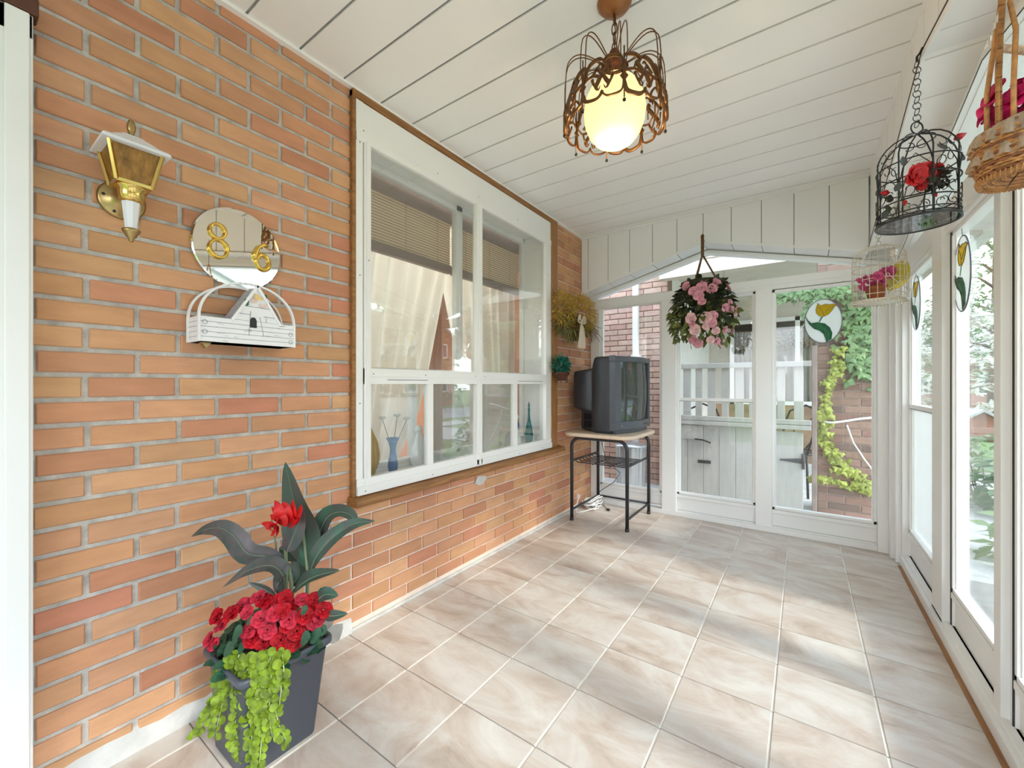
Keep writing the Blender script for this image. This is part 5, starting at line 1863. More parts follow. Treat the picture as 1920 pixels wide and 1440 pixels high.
mb = MB()
for z in (wz0 + 0.002, wz0 + 0.03, wz0 + 0.105, wz0 + 0.165, wz1):
    mb.tube([wg(2 * PI * i / 40, z) for i in range(40)], 0.0017, 5, closed=True)
mb.tube([wg(2 * PI * i / 32, wz1 + 0.055, 0.072) for i in range(32)], 0.0014, 5, closed=True)
for k in range(22):
    a = 2 * PI * k / 22
    mb.tube([wg(a, wz0), wg(a, wz1)] + [wg(a, wz1 + 0.078 * math.sin(q), R2 * math.cos(q) + 0.002) for q in [0.3, 0.6, 0.9, 1.2, 1.5]], 0.0013, 5)
mb.build('wire_body', WW, t)
mb = MB()
mb.lathe([(0.001, wz0 - 0.002), (R2 + 0.006, wz0 - 0.003), (R2 + 0.007, wz0 + 0.004), (0.001, wz0 + 0.003)], (WX, WY, 0), 48)
for k in range(46):
    a = 2 * PI * k / 46
    mb.ball(wg(a, wz0 - 0.007, R2 + 0.003), 0.0045, 6)
mb.build('scalloped_base', WW, t)
mb = MB()   # bow shaped door catch on the side facing the room
c0 = Vector((WX, WY, 0)) + Vector((SN, -CS, 0)) * (R2 + 0.003)
ux = Vector((CS, SN, 0))
for sg in (-1, 1):
    mb.tube([c0 + ux * (sg * -0.045) + Vector((0, 0, wz0 + 0.04)), c0 + Vector((0, 0, wz0 + 0.072)), c0 + ux * (sg * 0.045) + Vector((0, 0, wz0 + 0.11))], 0.0016, 5)
    for s2 in (-1, 1):
        mb.tube(circ(c0 + ux * (sg * 0.050) + Vector((0, 0, wz0 + 0.075 + s2 * 0.036)), 0.008, u=ux, n=10), 0.0014, 5, closed=True)
mb.build('scroll_catch', WW, t)
# flower pot inside it
t = thing('terracotta_pot', 'small terracotta pot with pink flowers and yellow bow inside the white birdcage', 'flower pot', (WX - 0.01, WY, wz0 + 0.003))
TER = mat('terracotta', (0.36, 0.105, 0.035), 0.7, var=0.15, vscale=15)
MB().lathe([(0.028, 0.0), (0.030, 0.003), (0.042, 0.058), (0.047, 0.060), (0.048, 0.076), (0.042, 0.076), (0.038, 0.062)], (WX - 0.01, WY, wz0 + 0.004), 28).build('pot', TER, t)
MAG = mat('magenta pink petal', (0.58, 0.07, 0.20), 0.5, var=0.3, vscale=60, trans=0.2)
YEL = mat('mustard yellow fabric', (0.52, 0.40, 0.03), 0.6, var=0.15, vscale=20, trans=0.2)
fmg = flower_mesh('pink_blossom_mesh', MAG, r=0.026, seed=4, petals=((5, 1.0, 0.3), (4, 0.6, 0.8)))
rnd = random.Random(5)
for (px_, py_) in ((1612, 530), (1620, 524), (1628, 532), (1636, 522), (1646, 518), (1640, 532), (1655, 512), (1663, 508), (1672, 506), (1652, 528), (1616, 540), (1668, 516)):
    inst('pink_blossom', fmg, t, at(px_, py_, 2.06 + rnd.uniform(-.05, .05)), face_rot(TOCAM + Vector((rnd.uniform(-.5, .3), 0, rnd.uniform(-.2, .6))), px_), rnd.uniform(.7, 1.0))
mb = MB()
for pts, w in (([(1668, 545), (1690, 520), (1702, 490)], .06), ([(1660, 545), (1675, 512), (1694, 488)], .06), ([(1665, 550), (1668, 520), (1680, 495)], .05), ([(1650, 540), (1665, 525), (1690, 505)], .05), ([(1645, 545), (1650, 530), (1660, 520)], .04)):
    P3 = [at(a, b_, 2.08 + 0.03 * i) for i, (a, b_) in enumerate(pts)]
    mb.leaf(P3, TOCAM + Vector((rnd.uniform(-.4, .4), 0, rnd.uniform(-.3, .3))), w, fold=0.3)
mb.build('yellow_bow', YEL, t)

# ------------------------------------------------------------------ wicker basket with lace
WBX, WBY = 1.93, 1.16
t = thing('wicker_basket', 'tall handled wicker basket with lace trim and magenta flowers, hanging at upper right', 'basket', (WBX, WBY, 2.12))
t.scale = (0.62, 0.62, 0.8)
WIC = mat('honey wicker', (0.44, 0.20, 0.06), 0.5, var=0.35, vscale=50, bump=0.5, bscale=120)
WICD = mat('brown wicker', (0.24, 0.085, 0.03), 0.55, var=0.45, vscale=60)
LACE = mat('cream lace', (0.50, 0.38, 0.27), 0.8, var=0.2, vscale=90, trans=0.35)
zb = 1.289


def bk(a, z, r):
    return Vector((WBX + r * math.cos(a), WBY + r * math.sin(a), z))


mb = MB()
NR = 17
for k in range(NR):
    z = zb + 0.006 + k * 0.0065
    r = 0.086 + 0.010 * math.sin(PI * k / NR) + 0.006 * k / NR
    pts = [bk(2 * PI * i / 48, z + 0.0012 * math.sin(i * PI / 2 + k * PI), r + 0.003 * (1 if (i + k) % 2 else -1)) for i in range(48)]
    mb.tube(pts, 0.0040, 6, closed=True, mi=k % 3 == 1)
for k in range(12):     # spiral woven bottom
    r = 0.078 - k * 0.0062
    mb.tube([bk(2 * PI * i / 40, zb + 0.004 + 0.001 * k + 0.001 * (i % 2), max(0.006, r)) for i in range(40)], 0.0036, 6, closed=True, mi=k % 3 == 2)
mb.tube([bk(2 * PI * i / 40, zb + 0.002, 0.087) for i in range(40)], 0.0065, 8, closed=True)
for k in range(56):     # wrapped rim of the base
    a = 2 * PI * k / 56
    mb.tube([bk(a, zb - 0.004, 0.082), bk(a + 0.03, zb - 0.004, 0.092), bk(a + 0.06, zb + 0.008, 0.096)], 0.0022, 5)
mb.build('woven_bowl', [WIC, WICD], t)
mb = MB()
for row in range(2):    # ruffled lace rows
    z0_ = zb + 0.118 - row * 0.042
    n = 90
    vs = []
    for i in range(n + 1):
        a = 2 * PI * i / n
        wv_ = math.sin(a * 17 + row)
        vs += [bk(a, z0_ + 0.004 * math.sin(3 * a), 0.097), bk(a, z0_ - 0.016, 0.103 + 0.006 * wv_), bk(a, z0_ - 0.034 - 0.005 * abs(math.sin(a * 22)), 0.107 + 0.010 * wv_)]
    mb.add(vs, [(3 * i + k, 3 * i + 3 + k, 3 * i + 4 + k, 3 * i + 1 + k) for i in range(n) for k in (0, 1)], True)
mb.build('lace_ruffle', LACE, t)
mb = MB()
HZ = 2.10
ang = 0.75
for k, (a, lean) in enumerate(((ang, 0), (ang + PI, 0), (ang + 0.35, 0), (ang + PI - 0.35, 0), (ang - 0.35, 0), (ang + PI + 0.35, 0))):
    wob = 0.012 if k > 1 else 0
    pts = [bk(a, zb + 0.10, 0.088), bk(a, zb + 0.20, 0.088), bk(a, zb + 0.32, 0.080 - wob), bk(ang if a < ang + 1 else ang + PI, zb + 0.45, 0.066), bk(ang if a < ang + 1 else ang + PI, zb + 0.56, 0.034), Vector((WBX, WBY, zb + 0.61))]
    mb.tube(pts, 0.0062, 8)
for j in range(90):     # wrapping strips around the main handle
    q = j / 90
    for sd in (0, PI):
        a = ang + sd
        z = zb + 0.12 + 0.33 * q
        r = 0.088 - 0.020 * max(0, q - 0.35)
        mb.tube([bk(a, z, r - 0.007), bk(a + 0.09, z + 0.001, r), bk(a, z + 0.002, r + 0.007), bk(a - 0.09, z + 0.001, r)], 0.0016, 4, closed=True, mi=1 if j % 9 == 0 else 0)
mb.build('handle', [WIC, WICD], t)
mb = MB()
c1, c2 = bk(ang, zb + 0.29, 0.085), bk(ang + PI, zb + 0.29, 0.085)
mb.tube([c1, (c1 + c2) / 2 + Vector((0, 0, 0.004)), c2], 0.008, 10)
for j in range(22):
    p = c1 + (c2 - c1) * (j + .5) / 22
    d = (c2 - c1).normalized()
    mb.tube([p + Vector((0, 0, .009)), p + d.cross(Vector((0, 0, 1))) * .009 + d * .002, p - Vector((0, 0, .009)) + d * .003, p - d.cross(Vector((0, 0, 1))) * .009], 0.0020, 4, closed=True)
mb.build('cross_bar', mat('pale wrapped cane', (0.68, 0.50, 0.34), 0.5, var=0.2, vscale=60), t)
mb = MB()
for sg, a in ((1, ang), (-1, ang + PI)):     # lace bow draped on the handle
    vs = []
    for i in range(21):
        q = i / 20
        p = bk(a, zb + 0.40 - 0.09 * q, 0.072 + 0.05 * q)
        o_ = Vector((math.cos(a), math.sin(a), 0))
        vs += [p, p + Vector((0, 0, -0.030 - 0.004 * math.sin(i * 1.9))) + o_ * (0.012 + 0.008 * math.sin(i * 1.3))]
    mb.add(vs, [(2 * i, 2 * i + 1, 2 * i + 3, 2 * i + 2) for i in range(20)], True)
n = 24
vs = []
for i in range(n + 1):
    q = i / n
    p = bk(ang, zb + 0.40, 0.075).lerp(bk(ang + PI, zb + 0.42, 0.075), q) + Vector((0, 0, 0.05 * math.sin(PI * q)))
    vs += [p + Vector((0, 0, 0.006)), p - Vector((0, 0, 0.035 + 0.006 * math.sin(i * 2.2))) + TOCAM * 0.012 * math.sin(i * 1.7)]
mb.add(vs, [(2 * i, 2 * i + 1, 2 * i + 3, 2 * i + 2) for i in range(n)], True)
mb.build('lace_drape', mat('white lace', (0.78, 0.72, 0.66), 0.8, var=0.25, vscale=120, trans=0.4), t)
MGT = mat('magenta silk petal', (0.60, 0.005, 0.12), 0.5, var=0.3, vscale=30, trans=0.25)
fmm = flower_mesh('magenta_flower_mesh', MGT, r=0.045, seed=14, petals=((5, 1.0, 0.35), (5, 0.8, 0.8), (3, 0.5, 1.1)))
for i in range(9):
    a = i * 2 * PI / 9
    p = bk(a, zb + 0.165 + 0.012 * (i % 3), 0.060)
    inst('magenta_flower', fmm, t, p, face_rot((math.cos(a), math.sin(a), 0.5), i), 0.75 + 0.12 * (i % 3))
inst('magenta_flower', fmm, t, bk(0, zb + 0.20, 0.01), face_rot((0.1, -0.2, 1), 0), 1.0)
MB().tube([(WBX, WBY, zb + 0.61), (WBX - 0.004, WBY, 2.05), (WBX - 0.006, WBY, 2.12)], 0.0025, 6).build('hook', BLACKM, t)
mb = MB()
mb.leaf([bk(4.2, zb + 0.006, 0.03), bk(4.1, zb - 0.012, 0.055), bk(4.0, zb - 0.035, 0.075)], (0, 0, 1), 0.006)
mb.build('loose_cane_end', BLF, t)

# ------------------------------------------------------------------ tulip suncatchers
YG = mat('yellow stained glass', (0.80, 0.62, 0.01), 0.25, trans=0.6)
GG2 = mat('green stained glass', (0.01, 0.22, 0.07), 0.25, var=0.3, vscale=30, trans=0.45)
GG3 = mat('pale green stained glass', (0.30, 0.52, 0.40), 0.25, trans=0.5)
CL = glass_mat('frosted clear disc', haze=0.85)
LEADM = mat('grey lead came', (0.14, 0.15, 0.17), 0.5, 0.6)


def suncatcher(label, c, ux, nrm, loc_group, flip=1, rx=0.103, ry=0.150, hang=True):
    ux, nrm, c = Vector(ux), Vector(nrm), Vector(c)
    t = thing('suncatcher', label, 'suncatcher', c, loc_group)

    def f(u, v, w):
        return c + ux * (u * flip) + Vector((0, 0, v)) + nrm * w
    el = [(rx * math.cos(2 * PI * i / 48), ry * math.sin(2 * PI * i / 48)) for i in range(48)]
    MB().prism(el, f, -0.0015, 0.0015).build('clear_disc', CL, t)
    mb = MB()
    mb.tube([f(u, v, 0) for u, v in el], 0.0028, 6, closed=True)
    mb.build('rim', LEADM, t)
    tul = [(-0.030, 0.128), (-0.012, 0.108), (0.012, 0.116), (0.040, 0.110), (0.058, 0.112), (0.078, 0.098), (0.062, 0.092), (0.052, 0.070), (0.030, 0.042), (0.005, 0.030), (-0.022, 0.036), (-0.038, 0.058), (-0.040, 0.085), (-0.034, 0.105)]
    MB().prism(tul, f, 0.0018, 0.0035).build('yellow_tulip', YG, t)
    stem = [(-0.012, 0.030), (0.002, 0.030), (-0.008, 0.010), (-0.016, -0.006), (-0.026, -0.004), (-0.018, 0.012)]
    MB().prism(stem, f, 0.0018, 0.0030).build('stem', GG3, t)
    lf = [(-0.098, 0.045), (-0.084, 0.012), (-0.064, -0.010), (-0.030, -0.006), (0.010, -0.018), (0.038, -0.048), (0.050, -0.085), (0.046, -0.128), (0.018, -0.146), (0.012, -0.120), (0.004, -0.090), (-0.018, -0.066), (-0.050, -0.050), (-0.075, -0.020), (-0.090, 0.010)]
    lv = MB().prism(lf, f, 0.0018, 0.0035).build('green_leaf', GG2, t)
    mb = MB()
    for q in (0.0, 0.012):
        mb.tube([f(u, v, 0.004) for u, v in ((-0.060, -0.018 - q), (-0.020, -0.026 - q), (0.012, -0.050 - q), (0.028 - q, -0.090), (0.028 - q, -0.138))], 0.0009, 4)
    mb.build('leaf_vein', GG3, lv)
    mb = MB()
    mb.tube([f(u, v, 0.004) for u, v in tul], 0.0013, 5, closed=True)
    mb.tube([f(u, v, 0.004) for u, v in lf], 0.0012, 5, closed=True)
    mb.tube([f(u, v, 0.004) for u, v in ((-0.034, 0.105), (-0.016, 0.088), (0.0, 0.062), (0.005, 0.034))], 0.0010, 5)
    mb.tube([f(u, v, 0.004) for u, v in ((0.060, 0.095), (0.030, 0.080), (0.010, 0.055))], 0.0010, 5)
    mb.build('lead_lines', LEADM, t)
    if hang:
        MB().tube([f(0.0, ry, 0), f(0.003, ry + 0.02, 0.002), f(0, ry + 0.045, 0.004)], 0.0012, 5).build('cord', LEADM, t)
        M_ = nrm.to_track_quat('Z', 'Y').to_matrix()
        MB().lathe([(0.016, -0.006), (0.012, -0.001), (0.005, 0.002), (0.004, 0.008)], f(0, ry + 0.050, 0), 14, M=M_).build('suction_cup', mat('clear rubber', (0.6, 0.55, 0.35), 0.3, trans=0.5), t)


suncatcher('oval tulip suncatcher stuck on the far end pane', at(1543, 602, 2.835), (1, 0, 0), (0, -1, 0), 'tulip suncatchers', hang=False)
suncatcher('oval tulip suncatcher hanging on the street side pane behind the black birdcage', (2.118, 2.375, 1.515), (0, -1, 0), (-1, 0, 0), 'tulip suncatchers')
suncatcher('oval tulip suncatcher seen almost edge on beside the white birdcage', (2.118, 3.20, 1.53), (0, -1, 0), (-1, 0, 0), 'tulip suncatchers')

# ================================================================== outside
GZ = -0.55
GRASS = mat('lawn grass', (0.13, 0.20, 0.05), 0.9, var=0.35, vscale=3, bump=1, bscale=40)
PAVE = mat('pale paving', (0.45, 0.42, 0.38), 0.9, var=0.12, vscale=4)
ASPH = mat('street asphalt', (0.30, 0.29, 0.28), 0.9, var=0.1, vscale=3)
mb = MB()
mb.box(-30, -40, GZ - 0.2, 70, 90, GZ)
struct(mb.build('ground', GRASS), 'lawn around the houses', 'ground')
mb = MB()
mb.box(-1.6, 3.66, GZ, 3.0, 7.8, -0.12)
mb.box(-0.2, -1.4, GZ, 2.25, 3.66, -0.061)
struct(mb.build('ground_slab', CONC), 'concrete porch slab', 'ground')
mb = MB()
mb.box(12.0, -40, GZ, 17.5, 90, GZ + 0.02)
struct(mb.build('street', ASPH), 'grey street', 'street')
mb = MB()
mb.box(9.6, -40, GZ, 10.8, 90, GZ + 0.03)
mb.box(3.6, 8.6, GZ, 9.6, 11.0, GZ + 0.025)
mb.box(2.26, -1.2, GZ, 3.5, 8.4, GZ + 0.02)
mb.box(3.5, -1.4, GZ, 9.6, 3.6, GZ + 0.022)
mb.box(3.4, -4.0, GZ, 9.6, -1.5, GZ + 0.025)
struct(mb.build('path', PAVE), 'pale paved driveway and pavement', 'path')
# eave of this porch
mb = MB()
for k in range(-14, 26):
    y = 1.19 + 0.186 * k
    vs = [(2.15, y + .003, 2.40), (2.74, y + .003, 2.27), (2.74, y + .183, 2.27), (2.15, y + .183, 2.40), (2.15, y + .003, 2.407), (2.74, y + .003, 2.277), (2.74, y + .183, 2.277), (2.15, y + .183, 2.407)]
    mb.add(vs, [(0, 3, 2, 1), (4, 5, 6, 7), (0, 1, 5, 4), (1, 2, 6, 5), (2, 3, 7, 6), (3, 0, 4, 7)])
mb.add([(2.1, -1.4, 2.412), (2.78, -1.4, 2.30), (2.78, 5.95, 2.30), (2.1, 5.95, 2.412), (2.1, -1.4, 2.44), (2.78, -1.4, 2.33), (2.78, 5.95, 2.33), (2.1, 5.95, 2.44)], [(0, 3, 2, 1), (4, 5, 6, 7), (0, 1, 5, 4), (1, 2, 6, 5), (2, 3, 7, 6), (3, 0, 4, 7)])
mb.box(2.74, -1.4, 2.24, 2.83, 5.95, 2.34)
mb.box(-0.2, -1.34, 2.42, 2.2, 3.6, 2.46)
struct(mb.build('trim_8', WHITE2), 'white soffit and gutter of the roof edge outside the glazing', 'trim')

# neighbouring house wall, downpipe and post
PAL2 = [(0.55, 0.36, 0.29), (0.58, 0.38, 0.31), (0.50, 0.31, 0.25), (0.58, 0.41, 0.33), (0.52, 0.36, 0.29)]
MORD = mat('brown mortar', (0.25, 0.17, 0.13), 0.95, var=0.2, vscale=20)
t = thing('neighbour_house', 'pinkish brick wall of the neighbouring house behind the left end pane', 'house', (-0.6, 5.0, GZ))
mb = MB()
bricks(mb, (-1.6, 0.30, GZ, 3.6), [], 0.0, 0.0675, 0.215, [0.02, 0.127], 0.010, lambda u, z, d: (u, 5.0 - d, z), PAL2, seed=5)
mb.box(-1.6, 5.0, GZ, 0.30, 5.2, 3.6, mi=1)
mb.build('brick_wall', [BRICK, MORD], t)
mb = MB()
for k in range(9):
    mb.box(0.25, 5.2 + k * 0.27, GZ, 0.30, 5.2 + k * 0.27 + 0.262, 2.5)
mb.build('side_wall', WHITE2, t)
# porch ceiling and back wall
mb = MB()
mb.box(0.2, 4.70, 2.40, 2.85, 7.9, 2.46)
mb.box(0.28, 4.72, 2.25, 2.80, 4.86, 2.40)
mb.build('porch_ceiling', mat('beige porch ceiling', (0.60, 0.55, 0.47), 0.8, var=.05), t)
mb = MB()
mb.box(0.3, 7.6, 2.1, 2.85, 7.7, 2.46)
mb.box(0.3, 7.6, 0.75, 0.62, 7.7, 2.1)
mb.box(2.45, 7.6, 0.75, 2.85, 7.7, 2.1)
mb.build('back_wall', mat('pale stucco', (0.62, 0.58, 0.52), 0.8), t)
mb = MB()
for (a, b_) in ((0.62, 0.68), (1.50, 1.56), (2.39, 2.45)):
    mb.box(a, 7.57, 0.75, b_, 7.62, 2.1)
mb.box(0.62, 7.57, 0.75, 2.45, 7.62, 0.81)
mb.box(0.62, 7.57, 2.04, 2.45, 7.62, 2.1)
MB().box(0.3, 7.6, GZ, 2.85, 7.7, 0.75).build('lower_wall', mat('tan brown boards', (0.30, 0.19, 0.11), 0.8, var=.3, vscale=6), t)
wfr = mb.build('window_frame', WHITE, t)
MB().box(0.68, 7.60, 0.8, 2.4, 7.603, 2.05).build('window_pane', GLASS, wfr)
MB().box(0.4, 8.35, GZ, 2.8, 8.4, 2.46).box(0.35, 7.7, GZ, 0.4, 8.4, 2.46).box(2.8, 7.7, GZ, 2.85, 8.4, 2.46).box(0.35, 7.9, 2.46, 2.85, 8.4, 2.5).build('inner_room', mat('taupe room wall', (0.35, 0.30, 0.25), 0.8), t)
t = thing('lace_valance', 'brown lace valance over pleated sheer curtain in the neighbouring window', 'curtain', (1.5, 7.72, 1.95))
mb = MB()
n = 200
vs = []
for i in range(n + 1):
    x_ = 0.64 + 1.8 * i / n
    w_ = 0.018 * math.sin(i * 0.9)
    vs += [(x_, 7.74 + w_ * .5, 1.93), (x_, 7.74 + w_, 1.80), (x_, 7.74 + w_, 1.63 + 0.012 * abs(math.sin(i * 0.25)))]
mb.add(vs, [(3 * i + k, 3 * i + 3 + k, 3 * i + 4 + k, 3 * i + 1 + k) for i in range(n) for k in (0, 1)], True)
mb.build('valance', mat('brown lace', (0.42, 0.34, 0.25), 0.9, var=0.7, vscale=45, trans=0.3), t)
vs = []
for i in range(n + 1):
    x_ = 0.64 + 1.8 * i / n
    w_ = 0.02 * math.sin(i * 0.8)
    vs += [(x_, 7.80 + w_, 1.93), (x_, 7.80 + w_, 0.76)]
mb = MB().add(vs, [(2 * i, 2 * i + 2, 2 * i + 3, 2 * i + 1) for i in range(n)], True)
mb.build('sheer_curtain', mat('taupe sheer curtain', (0.50, 0.46, 0.39), 0.9, trans=0.3), t)
MB().tube([(0.60, 7.76, 1.94), (2.48, 7.76, 1.94)], 0.012, 8).build('curtain_rod', WOOD, t)
t = thing('downpipe', 'white rectangular downpipe on the neighbouring brick wall', 'downpipe', (-0.05, 4.93, GZ))
MB().box(-0.085, 4.89, GZ + 0.1, -0.02, 4.955, 3.6).build('pipe', WHITE, t, bev=0.006)
for z in (0.3, 1.4, 2.5):
    MB().box(-0.10, 4.885, z, -0.005, 4.99, z + 0.03).build('bracket', WHITE, t)
tag(MB().box(0.245, 4.88, GZ, 0.300, 4.95, 1.58).build('timber_post', mat('dark brown timber', (0.12, 0.06, 0.045), 0.7, var=.2), bev=0.004), 'dark brown timber post at the corner of the neighbouring brick wall', 'post')
t = thing('ribbed_bin', 'ribbed grey metal bin standing outside the left end pane', 'bin', (0.02, 4.6, -0.12))
MB().lathe([(0.14, -0.12), (0.15, -0.10), (0.165, 0.36), (0.17, 0.37)], (0.0, 4.6, 0), 64, ripple=0.04, rn=16).build('body', mat('galvanised steel', (0.45, 0.46, 0.47), 0.35, 0.8), t)
MB().lathe([(0.176, 0.37), (0.176, 0.385), (0.10, 0.41), (0.02, 0.415)], (0.0, 4.6, 0), 32).build('lid', MATS['galvanised steel'], t)

# gate with baluster top
t = thing('garden_gate', 'pale grey boarded gate with slatted upper rail behind the end glazing', 'gate', (1.05, 4.6, -0.12))
GT = mat('pale grey painted wood', (0.40, 0.385, 0.35), 0.7, var=0.08, vscale=5, stretch=(6, 6, 1))
xs_ = [0.46, 0.605, 0.76, 0.905, 1.055, 1.20, 1.30]
for a, b_ in zip(xs_, xs_[1:]):
    MB().box(a + 0.0015, 4.60, -0.10, b_ - 0.0015, 4.625, 0.66).build('board', GT, t, bev=0.003)
MB().box(0.44, 4.57, 0.655, 1.66, 4.64, 0.695).build('middle_rail', GT, t, bev=0.004)
MB().box(0.44, 4.575, 0.70, 1.66, 4.635, 0.745).build('lower_baluster_rail', GT, t, bev=0.004)
MB().box(0.40, 4.575, 1.235, 1.66, 4.635, 1.285).build('top_rail', GT, t, bev=0.004)
MB().box(1.305, 4.59, -0.10, 1.60, 4.62, 0.635).build('right_leaf', GT, t, bev=0.004)
MB().box(0.46, 4.588, 0.50, 0.755, 4.602, 0.645).build('cross_board', GT, t, bev=0.003)
for k, x_ in enumerate((0.44, 0.565, 0.685, 0.80, 0.93, 1.05, 1.17, 1.285, 1.40, 1.53)):
    MB().box(x_, 4.595, 0.74, x_ + 0.062 + 0.012 * (k % 2), 4.612, 1.24).build('baluster', GT, t, bev=0.003)
IRON = mat('black iron hardware', (0.03, 0.03, 0.03), 0.5, 0.4)
MB().prism([(1.42, 0.362), (1.60, 0.345), (1.60, 0.395), (1.42, 0.376)], lambda u, v, w: (u, w, v), 4.584, 4.592).build('strap_hinge', IRON, t)
MB().tube([(1.60, 4.58, 0.30), (1.60, 4.58, 0.44)], 0.012, 8).build('hinge_pin', IRON, t)
MB().box(0.71, 4.586, 0.26, 0.83, 4.60, 0.29).build('bolt', IRON, t)
MB().tube([(0.68, 4.58, 0.505), (0.76, 4.58, 0.500), (0.83, 4.585, 0.475)], 0.008, 6).build('latch', IRON, t)
tag(MB().box(1.664, 4.60, -0.12, 1.70, 4.66, 1.42).build('gate_post', mat('weathered brown post', (0.26, 0.20, 0.17), 0.8, var=.2), bev=0.004), 'weathered brown post between the gate and the ivy pillar', 'post')

t = thing('brick_pillar', 'brown brick pillar with ivy behind the right end pane', 'pillar', (1.97, 4.75, GZ))
PAL3 = [(0.29, 0.175, 0.13), (0.31, 0.19, 0.145), (0.26, 0.15, 0.115), (0.33, 0.205, 0.155), (0.19, 0.125, 0.10)]
mb = MB()
bricks(mb, (1.71, 2.24, GZ, 3.4), [], 0.0, 0.0675, 0.235, [0.02, 0.137], 0.010, lambda u, z, d: (u, 4.75 - d, z), PAL3, seed=8, depth=0.010)
mb.box(1.71, 4.75, GZ, 2.24, 5.05, 3.4, mi=1)
mb.build('brickwork', [BRICK, mat('tan mortar', (0.42, 0.33, 0.27), 0.95, var=.2, vscale=20)], t)


def onY(px, py, Y):
    k = (px - 960) / FPX
    z = Y / (k * SN + CS)
    return at(px, py, z)


def ivyleaf(mb, c, s, nrm):
    nrm = Vector(nrm).normalized()
    u = nrm.orthogonal().normalized()
    u = (Matrix.Rotation(random.uniform(-0.8, 0.8), 3, nrm) @ (Vector((0, 0, -1)) - nrm * nrm.dot(Vector((0, 0, -1))))).normalized()
    v = nrm.cross(u)
    pr = [(-0.25, 0), (-0.35, 0.35), (0.05, 0.55), (0.15, 0.30), (0.75, 0.0), (0.15, -0.30), (0.05, -0.55), (-0.35, -0.35)]
    vs = [c + nrm * 0.25 * s] + [c + u * a * s + v * b_ * s for a, b_ in pr]
    mb.add(vs, [(0, i + 1, (i + 1) % 8 + 1) for i in range(8)], True)


IVL = mat('yellow green ivy leaf', (0.42, 0.46, 0.10), 0.5, var=0.3, vscale=12, trans=0.3)
IVD = mat('mid green ivy leaf', (0.22, 0.34, 0.14), 0.5, var=0.3, vscale=12, trans=0.3)
random.seed(9)


def ivy(path, n, w, s, m, label, Y=4.72):
    P = [onY(px, py, Y) for px, py in path]
    mb = MB()
    for i in range(n):
        q = random.random() * (len(P) - 1)
        k = min(int(q), len(P) - 2)
        c = P[k].lerp(P[k + 1], q - k) + Vector((random.gauss(0, w), random.uniform(-0.05, 0.0), random.gauss(0, w)))
        ivyleaf(mb, c, s * random.uniform(.7, 1.2), (random.uniform(-.6, .6), -1, random.uniform(0, .9)))
    r = thing('ivy', label, 'ivy', P[0], 'ivy on the brick pillar')
    mb.build('leaves', m, r)
    MB().tube([p + Vector((0, 0.015, 0)) for p in P], 0.004, 5).build('vine', WOOD, r)


ivy([(1583, 655), (1572, 685), (1560, 710), (1550, 740), (1546, 775), (1543, 800), (1550, 835), (1562, 858), (1578, 875), (1600, 890), (1622, 908), (1640, 920)], 340, 0.028, 0.050, IVL, 'strand of yellow green ivy winding down the middle of the pillar')
ivy([(1518, 896), (1540, 898), (1565, 903), (1600, 912), (1640, 925)], 90, 0.014, 0.040, IVL, 'low strand of ivy running across the foot of the pillar')
ivy([(1625, 560), (1618, 600), (1612, 640), (1620, 680), (1635, 700)], 240, 0.075, 0.075, IVD, 'thick mass of grey green ivy at the right of the pillar')
ivy([(1450, 552), (1490, 550), (1530, 556), (1580, 545)], 230, 0.045, 0.055, IVD, 'ivy hanging along the top of the neighbouring porch opening', 4.66)
ivy([(1528, 560), (1518, 590), (1530, 620)], 80, 0.035, 0.06, IVD, 'short spray of ivy behind the tulip suncatcher', 4.66)
tag(MB().tube([onY(1535, 789, 4.70), onY(1560, 793, 4.69), (onY(1590, 789, 4.69)), onY(1615, 785, 4.69), onY(1650, 782, 4.69)], 0.010, 8).build('white_hose', WC), 'white hose running level across the brick pillar', 'hose')
tag(MB().tube([onY(1588, 797, 4.69), onY(1600, 830, 4.69), onY(1620, 860, 4.69), onY(1650, 900, 4.69)], 0.006, 8).build('slanting_cable', WC), 'thin pale cable slanting down the brick pillar', 'cable')


# wrought iron chairs on the neighbouring porch
def iron_chair(x, y, rz, label):
    t = thing('iron_chair', label, 'chair', (x, y, -0.12), 'iron chairs on the neighbouring porch')
    M_ = Matrix.Translation((x, y, -0.12)) @ Matrix.Rotation(rz, 4, 'Z')

    def q(a, b_, c):
        return M_ @ Vector((a, b_, c))
    for sx_ in (-1, 1):
        for sy_ in (-1, 1):
            MB().tube([q(sx_ * .22, sy_ * .21, 0), q(sx_ * .20, sy_ * .19, .44)], 0.012, 8).build('leg', BLACKM, t)
    MB().tube([q(.22 * math.cos(a), .21 * math.sin(a), .445) for a in [2 * PI * i / 24 for i in range(24)]], 0.013, 8, closed=True).lathe([(0.205, 0.440), (0.205, 0.45)], M_.translation + Vector((0, 0, 0.0)), 24).build('seat', BLACKM, t)
    mb = MB().tube([q(.20, .19, .44), q(.22, .24, .7), q(.16, .26, .88), q(0, .27, .95), q(-.16, .26, .88), q(-.22, .24, .7), q(-.20, .19, .44)], 0.012, 8)
    for sx_ in (-1, 1):
        mb.tube([q(0.02 * sx_, .22, .46), q(.10 * sx_, .24, .60), q(.13 * sx_, .25, .74), q(.07 * sx_, .26, .82), q(.03 * sx_, .255, .74), q(.07 * sx_, .25, .70)], 0.008, 6)
    mb.build('scroll_back', BLACKM, t)
    for sx_ in (-1, 1):
        MB().tube([q(.21 * sx_, .24, .66), q(.25 * sx_, .05, .68), q(.24 * sx_, -.16, .64), q(.20 * sx_, -.18, .45)], 0.010, 8).build('armrest', BLACKM, t)


